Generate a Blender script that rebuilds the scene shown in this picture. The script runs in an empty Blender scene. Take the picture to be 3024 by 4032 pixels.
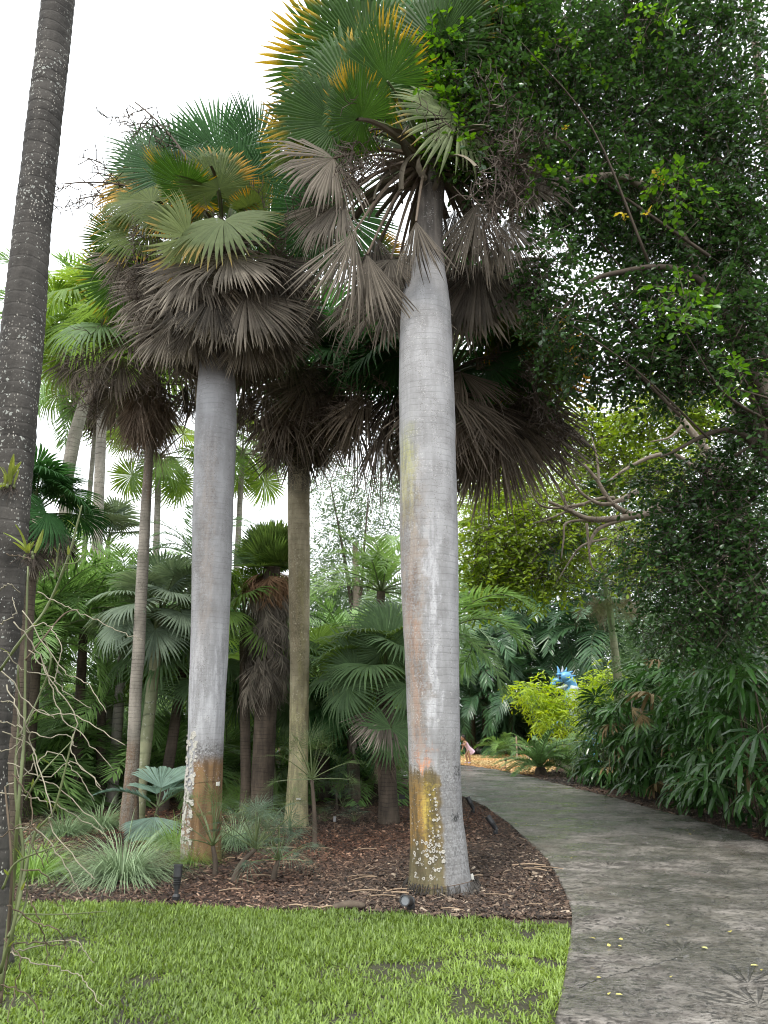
import bpy, math, random
import numpy as np
from mathutils import Matrix, Vector
R_ = math.radians
S = bpy.context.scene
COL = S.collection
# ------------------------------------------------------------------ camera
PITCH = R_(15.7); FPX = 2900.0; CAMZ = 1.6
cd = bpy.data.cameras.new('camera'); cam = bpy.data.objects.new('camera', cd); COL.objects.link(cam)
cam.location = (0, 0, CAMZ); cam.rotation_euler = (R_(90) + PITCH, 0, 0)
cd.sensor_fit = 'VERTICAL'; cd.sensor_height = 36.0; cd.lens = 36.0 * FPX / 4032.0
cd.clip_start = 0.05; cd.clip_end = 2000
S.camera = cam
# ------------------------------------------------------------------ sky, sun, exposure
SUN_EL, SUN_AZ = 58.0, 205.0            # compass bearing of the sun: behind the camera, to the left
W = bpy.data.worlds.new('World'); S.world = W; W.use_nodes = True
wt = W.node_tree; wt.nodes.clear()
def N(nt, typ, ins=None, **props):
    n = nt.nodes.new(typ)
    for k, v in props.items(): setattr(n, k, v)
    for k, v in (ins or {}).items():
        s = n.inputs[k]
        if hasattr(v, 'is_output') or isinstance(v, bpy.types.NodeSocket): nt.links.new(v, s)
        elif isinstance(v, bpy.types.Node): nt.links.new(v.outputs[0], s)
        else:
            if isinstance(v, (tuple, list)) and len(v) == 3 and s.type == 'RGBA': v = (*v, 1)
            s.default_value = v
    return n
sky = N(wt, 'ShaderNodeTexSky', sky_type='NISHITA', sun_disc=False, sun_elevation=R_(SUN_EL), sun_rotation=R_(SUN_AZ))
tc = N(wt, 'ShaderNodeTexCoord')
cl = N(wt, 'ShaderNodeTexNoise', {'Vector': tc.outputs['Generated'], 'Scale': 2.2, 'Detail': 5, 'Roughness': .55})
cr = N(wt, 'ShaderNodeMapRange', {0: cl.outputs[0], 1: .30, 2: .55, 3: .72, 4: .97})
cm = N(wt, 'ShaderNodeMixRGB', {0: cr.outputs[0], 1: sky.outputs[0], 2: (15.2, 15.8, 16.2)})
bg = N(wt, 'ShaderNodeBackground', {0: cm.outputs[0], 1: .072})
N(wt, 'ShaderNodeOutputWorld', {0: bg.outputs[0]})
sd = bpy.data.lights.new('sun', 'SUN'); sun = bpy.data.objects.new('sun', sd); COL.objects.link(sun)
sd.energy = 1.5; sd.angle = R_(11); sd.color = (1, .95, .87)
_e, _a = R_(SUN_EL), R_(SUN_AZ)
SUNV = Vector((math.sin(_a) * math.cos(_e), math.cos(_a) * math.cos(_e), math.sin(_e)))
sun.rotation_euler = SUNV.to_track_quat('Z', 'Y').to_euler()
vs = S.view_settings; vs.view_transform = 'Standard'; vs.look = 'None'; vs.gamma = 1; vs.use_curve_mapping = False
vs.exposure = 1.2
S.render.engine = 'CYCLES'
cy = S.cycles; cy.max_bounces = 7; cy.diffuse_bounces = 4; cy.glossy_bounces = 2; cy.transmission_bounces = 4
cy.use_denoising = True; cy.denoiser = 'OPENIMAGEDENOISE'; cy.use_adaptive_sampling = True; cy.adaptive_threshold = .015
cy.filter_width = 1.1; cy.caustics_reflective = False; cy.caustics_refractive = False
# ------------------------------------------------------------------ placing helpers (photo measurements -> metres)
_cp, _sp = math.cos(PITCH), math.sin(PITCH)
def ray(px, py):
    a, b = (px - 1512) / FPX, (2016 - py) / FPX
    return (a, _cp - b * _sp, _sp + b * _cp)
def G(px, py, z=0.0):
    d = ray(px, py); t = (z - CAMZ) / d[2]
    return Vector((d[0] * t, d[1] * t, z))
def P(px, py, Y):
    d = ray(px, py); t = Y / d[1]
    return Vector((d[0] * t, Y, CAMZ + d[2] * t))
def ppm(Y, z): return FPX / (Y * _cp + (z - CAMZ) * _sp)      # photo pixels per metre there
# ------------------------------------------------------------------ object helpers
def link(o): COL.objects.link(o); return o
def tagit(o, label=None, cat=None, group=None, kind=None):
    if label: o['label'] = label
    if cat: o['category'] = cat
    if group: o['group'] = group
    if kind: o['kind'] = kind
    return o
def thing(name, loc, label, cat, group=None):
    o = link(bpy.data.objects.new(name, None)); o.location = loc; o.empty_display_size = .1
    return tagit(o, label, cat, group)
def put(name, me, root=None, M=None, kind=None):
    o = link(bpy.data.objects.new(name, me))
    M = M or Matrix.Identity(4)
    if root is not None:
        o.parent = root; o.matrix_basis = Matrix.Translation(-root.location) @ M
    else: o.matrix_basis = M
    if kind: o['kind'] = kind
    return o
def sub(name, me, parent, M=None):
    o = link(bpy.data.objects.new(name, me)); o.parent = parent
    if M is not None: o.matrix_basis = M
    return o
def mk(name, V, F, mat, k=None, smooth=False, midx=None):
    """V (n,3); F a list of index arrays of width 3 or 4; k (n,4) point attribute"""
    V = np.asarray(V, np.float32); F = [np.asarray(f, np.int32) for f in F if len(f)]
    me = bpy.data.meshes.new(name)
    me.vertices.add(len(V)); me.vertices.foreach_set('co', V.ravel())
    loops = np.concatenate([f.ravel() for f in F]); tot = np.concatenate([np.full(len(f), f.shape[1], np.int32) for f in F])
    me.loops.add(len(loops)); me.loops.foreach_set('vertex_index', loops)
    st = np.concatenate([[0], np.cumsum(tot)[:-1]]).astype(np.int32)
    me.polygons.add(len(tot)); me.polygons.foreach_set('loop_start', st)
    try: me.polygons.foreach_set('loop_total', tot)
    except Exception: pass
    for m in (mat if isinstance(mat, (list, tuple)) else [mat]): me.materials.append(m)
    if midx is not None: me.polygons.foreach_set('material_index', np.asarray(midx, np.int32))
    me.polygons.foreach_set('use_smooth', np.full(len(tot), smooth, bool))
    if k is not None:
        k = np.asarray(k, np.float32)
        if k.shape[1] == 3: k = np.c_[k, np.ones(len(k), np.float32)]
        a = me.attributes.new('k', 'FLOAT_COLOR', 'POINT'); a.data.foreach_set('color', k.ravel())
    me.update(calc_edges=True); me.validate()
    return me
class B:
    """collects pieces for one mesh"""
    def __init__(s): s.V = []; s.T = []; s.Q = []; s.K = []; s.n = 0; s.tm = []; s.qm = []
    def add(s, V, T=None, Q=None, K=None, m=0):
        V = np.asarray(V, float).reshape(-1, 3); s.V.append(V)
        if T is not None and len(T): T = np.asarray(T, int).reshape(-1, 3); s.T.append(T + s.n); s.tm.append(np.full(len(T), m))
        if Q is not None and len(Q): Q = np.asarray(Q, int).reshape(-1, 4); s.Q.append(Q + s.n); s.qm.append(np.full(len(Q), m))
        if K is None: K = np.zeros((len(V), 3))
        K = np.asarray(K, float)
        if K.ndim == 1: K = np.tile(K, (len(V), 1))
        s.K.append(K); s.n += len(V); return s
    def mesh(s, name, mat, smooth=False):
        T = np.concatenate(s.T) if s.T else np.zeros((0, 3), int); Q = np.concatenate(s.Q) if s.Q else np.zeros((0, 4), int)
        mi = np.concatenate((s.tm or [np.zeros(0)]) + (s.qm or [np.zeros(0)]))
        return mk(name, np.concatenate(s.V), [T, Q], mat, np.concatenate(s.K), smooth, mi if isinstance(mat, (list, tuple)) else None)
    def tube(s, pts, rad, n=6, K=None, m=0, cap=True):
        pts = np.asarray([tuple(p) for p in pts], float); L = len(pts)
        rad = np.broadcast_to(np.asarray(rad, float), (L,))
        tan = np.gradient(pts, axis=0); tan /= np.linalg.norm(tan, axis=1)[:, None] + 1e-9
        ref = np.array([0, 0, 1.]) if abs(tan[0][2]) < .9 else np.array([1., 0, 0])
        out = []
        for i in range(L):
            a = np.cross(tan[i], ref); a /= np.linalg.norm(a) + 1e-9; b = np.cross(tan[i], a); ref = np.cross(a, tan[i]); ref /= np.linalg.norm(ref)+1e-9
            th = np.arange(n) * 2 * np.pi / n
            out.append(pts[i] + rad[i] * (np.cos(th)[:, None] * a + np.sin(th)[:, None] * b))
        V = np.concatenate(out); i = np.arange(L - 1)[:, None] * n; j = np.arange(n)[None]
        Q = np.stack([i + j, i + (j + 1) % n, i + n + (j + 1) % n, i + n + j], -1).reshape(-1, 4)
        T = None
        if cap:
            V = np.concatenate([V, pts[:1], pts[-1:]]); c0, c1 = L * n, L * n + 1; j = np.arange(n)
            T = np.concatenate([np.stack([(j + 1) % n, j, np.full(n, c0)], -1), np.stack([(L - 1) * n + j, (L - 1) * n + (j + 1) % n, np.full(n, c1)], -1)])
        return s.add(V, T, Q, K, m)
    def box(s, c, h, M=None, K=None, m=0):
        c = np.asarray(tuple(c), float); h = np.asarray(h, float)
        V = np.array([[x, y, z] for x in (-1, 1) for y in (-1, 1) for z in (-1, 1)], float) * h
        if M is not None: V = V @ np.array(M.to_3x3()).T
        return s.add(V + c, None, [[0, 1, 3, 2], [4, 6, 7, 5], [0, 4, 5, 1], [2, 3, 7, 6], [0, 2, 6, 4], [1, 5, 7, 3]], K, m)
    def ball(s, c, r, nu=10, nv=7, K=None, m=0, M=None):
        r = np.broadcast_to(np.asarray(r, float), (3,)); V = [[0, 0, 1]]
        for i in range(1, nv):
            a = np.pi * i / nv
            for j in range(nu): b = 2 * np.pi * j / nu; V.append([np.sin(a) * np.cos(b), np.sin(a) * np.sin(b), np.cos(a)])
        V.append([0, 0, -1]); V = np.array(V) * r
        if M is not None: V = V @ np.array(M.to_3x3()).T
        T = []; Q = []
        for j in range(nu):
            T.append([0, 1 + j, 1 + (j + 1) % nu]); T.append([len(V) - 1, 1 + (nv - 2) * nu + (j + 1) % nu, 1 + (nv - 2) * nu + j])
            for i in range(nv - 2): a = 1 + i * nu; Q.append([a + j, a + nu + j, a + nu + (j + 1) % nu, a + (j + 1) % nu])
        return s.add(V + np.asarray(tuple(c), float), T, Q, K, m)
    def lathe(s, prof, n=14, K=None, m=0, M=None):
        prof = np.asarray(prof, float); th = np.arange(n) * 2 * np.pi / n
        V = np.concatenate([np.c_[r * np.cos(th), r * np.sin(th), np.full(n, z)] for r, z in prof]); L = len(prof)
        i = np.arange(L - 1)[:, None] * n; j = np.arange(n)[None]
        Q = np.stack([i + j, i + (j + 1) % n, i + n + (j + 1) % n, i + n + j], -1).reshape(-1, 4)
        if M is not None: V = (np.c_[V, np.ones(len(V))] @ np.array(M).T)[:, :3]
        return s.add(V, None, Q, K, m)
    def sticks(s, P0, P1, r0, r1, K=None, m=0):
        """many thin three-sided prisms at once"""
        P0 = np.asarray(P0, float); P1 = np.asarray(P1, float); d = P1 - P0; d /= np.linalg.norm(d, axis=1)[:, None] + 1e-9
        ref = np.where(np.abs(d[:, 2:3]) < .9, [[0, 0, 1.]], [[1., 0, 0]]); a = np.cross(d, ref); a /= np.linalg.norm(a, axis=1)[:, None]; b = np.cross(d, a)
        r0 = np.broadcast_to(np.asarray(r0, float), (len(P0),))[:, None]; r1 = np.broadcast_to(np.asarray(r1, float), (len(P0),))[:, None]
        rows = []
        for c, r in ((P0, r0), (P1, r1)):
            for q in range(3): t = q * 2.0944; rows.append(c + r * (math.cos(t) * a + math.sin(t) * b))
        V = np.stack(rows, 1).reshape(-1, 3); o = (np.arange(len(P0)) * 6)[:, None]
        Q = np.concatenate([o + np.array([[q, (q + 1) % 3, 3 + (q + 1) % 3, 3 + q]]) for q in range(3)])
        if K is not None and np.asarray(K).ndim == 2: K = np.repeat(np.asarray(K), 6, 0)
        return s.add(V, None, Q, K, m)
def smooth_path(pts, n=8):
    p = [Vector(q) for q in pts]; p = [p[0] * 2 - p[1]] + p + [p[-1] * 2 - p[-2]]; out = []
    for i in range(1, len(p) - 2):
        for j in range(n):
            t = j / n; a, b, c, d = p[i - 1], p[i], p[i + 1], p[i + 2]
            out.append(.5 * ((2 * b) + (c - a) * t + (2 * a - 5 * b + 4 * c - d) * t * t + (3 * b - a - 3 * c + d) * t ** 3))
    out.append(p[-2]); return out
def lerp_r(rs, n): return np.interp(np.linspace(0, 1, n), np.linspace(0, 1, len(rs)), rs)
def orient(d, roll=0.0, loc=(0, 0, 0), sc=1.0):
    """x axis along d, z axis as near up as it goes"""
    x = Vector(d).normalized(); up = Vector((0, 0, 1))
    if abs(x.z) > .985: up = Vector((0, -1, .2))
    y = up.cross(x).normalized(); z = x.cross(y)
    M = Matrix((x, y, z)).transposed().to_4x4()
    return Matrix.Translation(loc) @ M @ Matrix.Rotation(roll, 4, 'X') @ Matrix.Scale(sc, 4)
def dirv(az, el): return Vector((math.cos(el) * math.sin(az), -math.cos(el) * math.cos(az), math.sin(el)))   # az 0 = towards the camera, + = right
def vnoise(x, y, sc=1.0, seed=0, n=14):
    r = np.random.RandomState(seed); o = 0
    for i in range(n):
        a = r.uniform(0, 6.283); f = sc * r.uniform(.5, 2.2); o = o + np.cos((x * np.cos(a) + y * np.sin(a)) * f + r.uniform(0, 6.283))
    return o / math.sqrt(n)
def inpoly(x, y, poly):
    c = np.zeros(len(x), bool); n = len(poly)
    for i in range(n):
        x1, y1 = poly[i][:2]; x2, y2 = poly[(i + 1) % n][:2]
        if y1 == y2: continue
        c ^= ((y1 > y) != (y2 > y)) & (x < (x2 - x1) * (y - y1) / (y2 - y1) + x1)
    return c
# ------------------------------------------------------------------ materials
def newmat(name):
    m = bpy.data.materials.new(name); m.use_nodes = True; nt = m.node_tree; nt.nodes.clear(); return m, nt
def mth(nt, op, a, b=0.0, c=0.0, clamp=False):
    return N(nt, 'ShaderNodeMath', {0: a, 1: b, 2: c}, operation=op, use_clamp=clamp).outputs[0]
def mixc(nt, f, a, b, bt='MIX'): return N(nt, 'ShaderNodeMixRGB', {0: f, 1: a, 2: b}, blend_type=bt).outputs[0]
def ss(nt, v, a, b, lo=0.0, hi=1.0):
    return N(nt, 'ShaderNodeMapRange', {0: v, 1: a, 2: b, 3: lo, 4: hi}, interpolation_type='SMOOTHSTEP').outputs[0]
def noise(nt, vec, sc, det=3, rough=.55, out=0): return N(nt, 'ShaderNodeTexNoise', {'Vector': vec, 'Scale': sc, 'Detail': det, 'Roughness': rough}).outputs[out]
def finish(nt, shader): N(nt, 'ShaderNodeOutputMaterial', {0: shader})
def bsdf(nt, col, rough=.5, spec=.5, normal=None, **kw):
    ins = {'Base Color': col, 'Roughness': rough, 'Specular IOR Level': spec}
    if normal is not None: ins['Normal'] = normal
    ins.update(kw); return N(nt, 'ShaderNodeBsdfPrincipled', ins).outputs[0]
def bump(nt, h, strength=.5, dist=.01): return N(nt, 'ShaderNodeBump', {'Height': h, 'Strength': strength, 'Distance': dist}).outputs[0]
def mat_leaf(name, c0, c1, tip=None, tip0=.6, tipamt=1.0, trans=.3, rough=.45, spec=.35, var=.35, under=None, tipvar=.25, seg=.3):
    """frond / leaf: k.r = distance along the blade, k.g = random per segment"""
    m, nt = newmat(name)
    at = N(nt, 'ShaderNodeAttribute', attribute_name='k'); sp = N(nt, 'ShaderNodeSeparateColor', {0: at.outputs['Color']})
    oi = N(nt, 'ShaderNodeObjectInfo'); tcn = N(nt, 'ShaderNodeTexCoord'); rnd = oi.outputs['Random']
    f = mth(nt, 'ADD', mth(nt, 'MULTIPLY', rnd, .6), mth(nt, 'MULTIPLY', sp.outputs[1], .4))
    col = mixc(nt, f, c0, c1)
    if under: col = mixc(nt, mth(nt, 'MULTIPLY', N(nt, 'ShaderNodeNewGeometry').outputs['Backfacing'], .75), col, under)
    if tip:
        r2 = mth(nt, 'FRACT', mth(nt, 'MULTIPLY', rnd, 7.31))
        wob = N(nt, 'ShaderNodeTexNoise', {'W': mth(nt, 'ADD', mth(nt, 'MULTIPLY', sp.outputs[2], 2.6), mth(nt, 'MULTIPLY', rnd, 37.0)), 'Scale': 1.0, 'Detail': 1}, noise_dimensions='1D').outputs[0]
        e0 = mth(nt, 'ADD', mth(nt, 'ADD', tip0, mth(nt, 'MULTIPLY', mth(nt, 'SUBTRACT', wob, .42), .9)), mth(nt, 'MULTIPLY', mth(nt, 'SUBTRACT', sp.outputs[1], .5), tipvar))
        e1 = mth(nt, 'ADD', e0, .24)
        mk_ = N(nt, 'ShaderNodeMapRange', {0: sp.outputs[0], 1: e0, 2: e1}, interpolation_type='SMOOTHSTEP').outputs[0]
        amt = ss(nt, r2, 1 - tipamt, 1 - tipamt + .35) if tipamt < 1 else 1.0
        col = mixc(nt, mth(nt, 'MULTIPLY', mk_, amt), col, tip)
    nz = noise(nt, tcn.outputs['Object'], 9, 3)
    vv = mth(nt, 'ADD', mth(nt, 'MULTIPLY', mth(nt, 'SUBTRACT', nz, .5), .5), mth(nt, 'ADD', 1 - var / 2, mth(nt, 'MULTIPLY', mth(nt, 'FRACT', mth(nt, 'MULTIPLY', rnd, 3.7)), var)))
    vv = mth(nt, 'ADD', vv, mth(nt, 'MULTIPLY', mth(nt, 'SUBTRACT', sp.outputs[1], .5), seg))
    col = N(nt, 'ShaderNodeHueSaturation', {'Value': vv, 'Color': col}).outputs[0]
    sh = bsdf(nt, col, rough, spec)
    if trans > 0:
        tcol = N(nt, 'ShaderNodeHueSaturation', {'Value': 1.5, 'Saturation': 1.15, 'Hue': .485, 'Color': col}).outputs[0]
        sh = N(nt, 'ShaderNodeMixShader', {0: trans, 1: sh, 2: N(nt, 'ShaderNodeBsdfTranslucent', {0: tcol}).outputs[0]}).outputs[0]
    finish(nt, sh); return m
def mat_bark(name, c0, c1, ring=.07, ringamt=.25, lichen=None, lich=.0, lscale=22, speck=None, spk=.0, patches=(), rough=.85, bumpd=.006, streak=.35, big=1.0):
    """k = (angle/2pi+.5 with .5 facing the camera, height in m, -). patches: (th0, th1, z0, z1, colour, softness_th, softness_z, strength, breakup)"""
    m, nt = newmat(name)
    at = N(nt, 'ShaderNodeAttribute', attribute_name='k'); sp = N(nt, 'ShaderNodeSeparateColor', {0: at.outputs['Color']})
    tcn = N(nt, 'ShaderNodeTexCoord'); ob = tcn.outputs['Object']
    th = mth(nt, 'MULTIPLY', mth(nt, 'SUBTRACT', sp.outputs[0], .5), 6.28318); z = sp.outputs[1]
    mp = N(nt, 'ShaderNodeMapping', {0: ob, 3: (1, 1, .16)}).outputs[0]
    n1 = noise(nt, ob, 3 * big, 5, .6); n2 = noise(nt, mp, 14 * big, 4, .6); n3 = noise(nt, ob, 45, 3, .6)
    f = mth(nt, 'ADD', mth(nt, 'MULTIPLY', n1, 1 - streak), mth(nt, 'MULTIPLY', n2, streak))
    f = mth(nt, 'ADD', mth(nt, 'MULTIPLY', ss(nt, f, .32, .68), .75), mth(nt, 'MULTIPLY', n3, .25))
    col = mixc(nt, f, c0, c1)
    zz = mth(nt, 'ADD', z, mth(nt, 'MULTIPLY', noise(nt, ob, 2.2, 3), ring * 1.2))
    rg = mth(nt, 'PINGPONG', zz, ring / 2); rg = ss(nt, rg, 0, ring * .14)
    rgk = mth(nt, 'MULTIPLY', mth(nt, 'SUBTRACT', 1, rg), ss(nt, noise(nt, ob, 5, 3), .35, .6))
    col = mixc(nt, mth(nt, 'MULTIPLY', rgk, ringamt), col, tuple(c * .35 for c in c0))
    wn = mth(nt, 'SUBTRACT', noise(nt, ob, 7, 5, .65), .5); wn2 = mth(nt, 'SUBTRACT', n2, .5)
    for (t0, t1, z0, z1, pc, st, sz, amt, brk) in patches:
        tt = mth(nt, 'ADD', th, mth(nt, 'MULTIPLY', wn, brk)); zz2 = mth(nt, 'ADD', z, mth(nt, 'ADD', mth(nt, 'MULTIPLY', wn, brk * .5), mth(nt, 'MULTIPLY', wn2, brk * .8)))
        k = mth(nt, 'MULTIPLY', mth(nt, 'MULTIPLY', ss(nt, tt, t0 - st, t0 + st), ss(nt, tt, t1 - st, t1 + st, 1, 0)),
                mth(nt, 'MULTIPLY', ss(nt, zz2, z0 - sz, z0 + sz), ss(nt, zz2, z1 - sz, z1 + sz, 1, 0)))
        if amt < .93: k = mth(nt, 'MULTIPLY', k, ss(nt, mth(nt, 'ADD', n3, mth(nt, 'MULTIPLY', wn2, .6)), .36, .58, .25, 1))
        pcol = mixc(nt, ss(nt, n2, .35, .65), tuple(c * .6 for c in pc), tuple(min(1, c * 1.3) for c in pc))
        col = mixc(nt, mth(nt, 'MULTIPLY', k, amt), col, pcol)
    if spk:
        v = N(nt, 'ShaderNodeTexVoronoi', {'Vector': N(nt, 'ShaderNodeMapping', {0: ob, 3: (1, 1, .6)}).outputs[0], 'Scale': lscale * 1.7}); k = ss(nt, v.outputs[0], .16, .30, 1, 0)
        k = mth(nt, 'MULTIPLY', k, ss(nt, noise(nt, mp, 9, 4), .45, .62)); col = mixc(nt, mth(nt, 'MULTIPLY', k, spk), col, speck)
    if lich:
        v = N(nt, 'ShaderNodeTexVoronoi', {'Vector': mixc(nt, .06, ob, N(nt, 'ShaderNodeTexNoise', {'Vector': ob, 'Scale': 30}).outputs[1]), 'Scale': lscale})
        rad = mth(nt, 'MULTIPLY', mth(nt, 'SUBTRACT', noise(nt, ob, 4, 7, .75), .40), 1.7)
        k = ss(nt, mth(nt, 'SUBTRACT', v.outputs[0], rad), -.03, .05, 1, 0)
        k = mth(nt, 'MULTIPLY', k, ss(nt, N(nt, 'ShaderNodeSeparateColor', {0: v.outputs[1]}).outputs[0], .38, .45)); col = mixc(nt, mth(nt, 'MULTIPLY', k, lich), col, lichen)
    h = mth(nt, 'ADD', mth(nt, 'MULTIPLY', n2, .7), mth(nt, 'ADD', mth(nt, 'MULTIPLY', n3, .4), mth(nt, 'MULTIPLY', rg, ringamt * .8)))
    finish(nt, bsdf(nt, col, rough, .25, bump(nt, h, .7, bumpd))); return m
def mat_simple(name, c, rough=.5, spec=.4, var=.15, sc=20, metal=0.0, bd=0.0):
    m, nt = newmat(name); ob = N(nt, 'ShaderNodeTexCoord').outputs['Object']; n = noise(nt, ob, sc, 4)
    col = mixc(nt, n, tuple(x * (1 - var) for x in c), tuple(min(1, x * (1 + var)) for x in c))
    finish(nt, bsdf(nt, col, rough, spec, bump(nt, n, .5, bd) if bd else None, Metallic=metal)); return m
# ------------------------------------------------------------------ plant generators
def bend_pts(X, Y, Z, R, b0, cb):
    """bend the blade plane round the y axis: start angle b0 (down), growing by cb per R of x"""
    if abs(cb) < 1e-3: cb = 1e-3
    ph = b0 + cb * X / R
    x = R / cb * (np.sin(ph) - math.sin(b0)); z = R / cb * (np.cos(ph) - math.cos(b0))
    return x + Z * np.sin(ph), Y, z + Z * np.cos(ph)
def fan_mesh(name, mat, seed, nseg=52, spread=150, L=1.2, R=1.1, join=.6, bend=0, costa=20, cup=.1, fold=.15, droop=.1, jit=.06, pleat=.35, drop=0.0, side=.72, petw=.022, petarc=12, hang=0.0, tipk=1.0, pet_m=1, wide=1.0):
    rs = np.random.RandomState(seed); b = B()
    sp = R_(spread); th = np.linspace(-sp, sp, nseg) + rs.normal(0, .25 * sp / nseg, nseg)
    dth = 2 * sp / nseg
    keep = rs.rand(nseg) >= drop
    ln = R * (side + (1 - side) * np.cos(th / 2) ** 2) * (1 + rs.normal(0, jit, nseg))
    st = np.array([.02, .3, join, join + (1 - join) * .5, 1.0])
    seg_r = rs.rand(nseg); hg = np.abs(rs.normal(0, 1, nseg)) * hang + (rs.rand(nseg) < hang * 2.2) * rs.rand(nseg) * .7; tw = rs.normal(0, .5, nseg) * hang
    b0, cb = R_(bend), R_(costa)
    Vs, Ks = [], []
    for i, s in enumerate(st):
        rho = s * ln; inner = s <= join + 1e-6
        if inner: w = rho * math.tan(dth / 2) * 1.02 * wide
        else:
            q = (s - join) / (1 - join); w = join * ln * math.tan(dth / 2) * (1 - q ** 1.6) * (1 - .15 * q) * wide
        over = max(0.0, s - join * .8) / (1 - join * .8)
        for e in (-1, 0, 1):
            x = rho * np.cos(th) - e * w * np.sin(th); y = rho * np.sin(th) + e * w * np.cos(th)
            z = (pleat * w if e == 0 else 0 * w) + fold * np.abs(y) - cup * rho ** 2 / R - (droop + hg) * over ** 2 * R + tw * e * w
            X, Y, Z = bend_pts(x, y, z, R, b0, cb)
            Vs.append(np.stack([X, Y, Z], -1)); Ks.append(np.stack([np.full(nseg, s * tipk), seg_r, np.linspace(0, .95, nseg)], -1))
    V = np.stack(Vs, 1); K = np.stack(Ks, 1)                   # (nseg, 15, 3)
    V, K = V[keep], K[keep]; n = len(V)
    o = (np.arange(n) * 15)[:, None, None]; fs = []
    for i in range(4):
        for e in (0, 1):
            a = i * 3 + e; fs.append([a, a + 1, a + 4, a + 3])
    Q = (o + np.array(fs)[None]).reshape(-1, 4)
    if L <= 0:
        b.add(V.reshape(-1, 3), None, Q, K.reshape(-1, 3), 0); return b.mesh(name, mat)
    pa = R_(petarc); nP = 5; s = np.linspace(0, 1, nP); ph = pa * (1 - s)                  # petiole: a gentle arch that ends pointing along x
    px = np.r_[0, np.cumsum(np.cos(ph[:-1]))] * L / (nP - 1); pz = np.r_[0, np.cumsum(np.sin(ph[:-1]))] * L / (nP - 1)
    end = np.array([px[-1], 0, pz[-1]])
    b.add(V.reshape(-1, 3) + end, None, Q, K.reshape(-1, 3), 0)
    w = np.interp(s, [0, .15, 1], [petw * 2.2, petw * 1.3, petw * .8])
    PV = np.concatenate([np.stack([px, w, pz], -1), np.stack([px, 0 * w, pz + w * .8], -1), np.stack([px, -w, pz], -1), np.stack([px, 0 * w, pz - w * .7], -1)])
    i = np.arange(nP - 1); PQ = np.concatenate([np.stack([a * nP + i, a * nP + i + 1, c * nP + i + 1, c * nP + i], -1) for a, c in ((0, 1), (1, 2), (2, 3), (3, 0))])
    b.add(PV, None, PQ, np.tile([.1, .5, 1.], (len(PV), 1)), pet_m)
    return b.mesh(name, mat)
def pinn_mesh(name, mat, seed, L=3.0, npair=44, ll=.6, lw=.022, arch=80, a0=0, droop=.5, vang=25, jit=.12, fwd=48, bare=.12, plumose=0.0, twist=0, rach=.02, keep=1.0):
    rs = np.random.RandomState(seed); b = B(); n = 24
    s = np.linspace(0, 1, n); ph = R_(a0) - R_(arch) * s ** 1.3; dx = L / (n - 1)
    rx = np.r_[0, np.cumsum(np.cos(ph[:-1]) * dx)]; rz = np.r_[0, np.cumsum(np.sin(ph[:-1]) * dx)]; ry = np.sin(s * 2 + seed) * .02 * L * s
    b.tube(np.stack([rx, ry, rz], -1)[::2], np.interp(s, [0, .1, 1], [rach * 1.8, rach, rach * .2])[::2], 5, K=[.1, .5, 1.], m=1, cap=False)
    sv = np.repeat(np.linspace(bare, .995, npair), 2); sd_ = np.tile([-1., 1.], npair); sv = np.clip(sv + rs.normal(0, .35 / npair, len(sv)), bare * .9, 1)
    kp = rs.rand(len(sv)) < keep; sv, sd_ = sv[kp], sd_[kp]; m_ = len(sv)
    base = np.stack([np.interp(sv, s, rx), np.interp(sv, s, ry), np.interp(sv, s, rz)], -1); ang = np.interp(sv, s, ph)
    tang = np.stack([np.cos(ang), 0 * ang, np.sin(ang)], -1); nor = np.stack([-np.sin(ang), 0 * ang, np.cos(ang)], -1); side = np.array([0, 1., 0])[None] * sd_[:, None]
    f = R_(fwd) * (1 - .55 * sv) + R_(18) + rs.normal(0, jit, m_); va = R_(vang) + rs.normal(0, jit, m_) + plumose * rs.normal(0, .6, m_)
    out = side * np.cos(va)[:, None] + nor * np.sin(va)[:, None]
    d0 = tang * np.cos(f)[:, None] + out * np.sin(f)[:, None]
    d0 /= np.linalg.norm(d0, axis=1)[:, None]
    u = (sv - bare) / (1 - bare); prof = np.clip(np.minimum(.45 + 3 * u, 1.0) * (1 - .62 * u ** 2.2), .25, 1)
    le = ll * prof * (1 + rs.normal(0, .08, m_)); dr = droop * (1 + rs.normal(0, .3, m_))
    wdir = np.cross(d0, nor); wdir /= np.linalg.norm(wdir, axis=1)[:, None] + 1e-9; up = np.cross(wdir, d0)
    rr = rs.rand(m_); Vs, Ks = [], []
    for q, wq in ((0, .5), (.35, 1), (.7, .8), (1, .08)):
        c = base + d0 * (le * q)[:, None] + np.array([0, 0, -1.])[None] * (le * dr * q ** 2)[:, None] * .6
        for e in (-1, 0, 1):
            Vs.append(c + wdir * (e * lw * wq) + up * (0 if e else lw * .35 * wq)); Ks.append(np.stack([np.full(m_, .15 + .85 * q), rr, 0 * rr], -1))
    V = np.stack(Vs, 1); K = np.stack(Ks, 1); o = (np.arange(m_) * 12)[:, None, None]
    fs = [[i * 3 + e, i * 3 + e + 1, i * 3 + e + 4, i * 3 + e + 3] for i in range(3) for e in (0, 1)]
    b.add(V.reshape(-1, 3), None, (o + np.array(fs)[None]).reshape(-1, 4), K.reshape(-1, 3), 0)
    return b.mesh(name, mat)
LEAF_V = np.array([[0, 0, 0], [.42, .24, .05], [.45, 0, 0], [.42, -.24, .05], [.8, .2, .02], [.8, -.2, .02], [1, 0, -.06]])
LEAF_T = np.array([[0, 2, 1], [0, 3, 2], [1, 2, 4], [2, 3, 5], [2, 6, 4], [2, 5, 6]])
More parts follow.
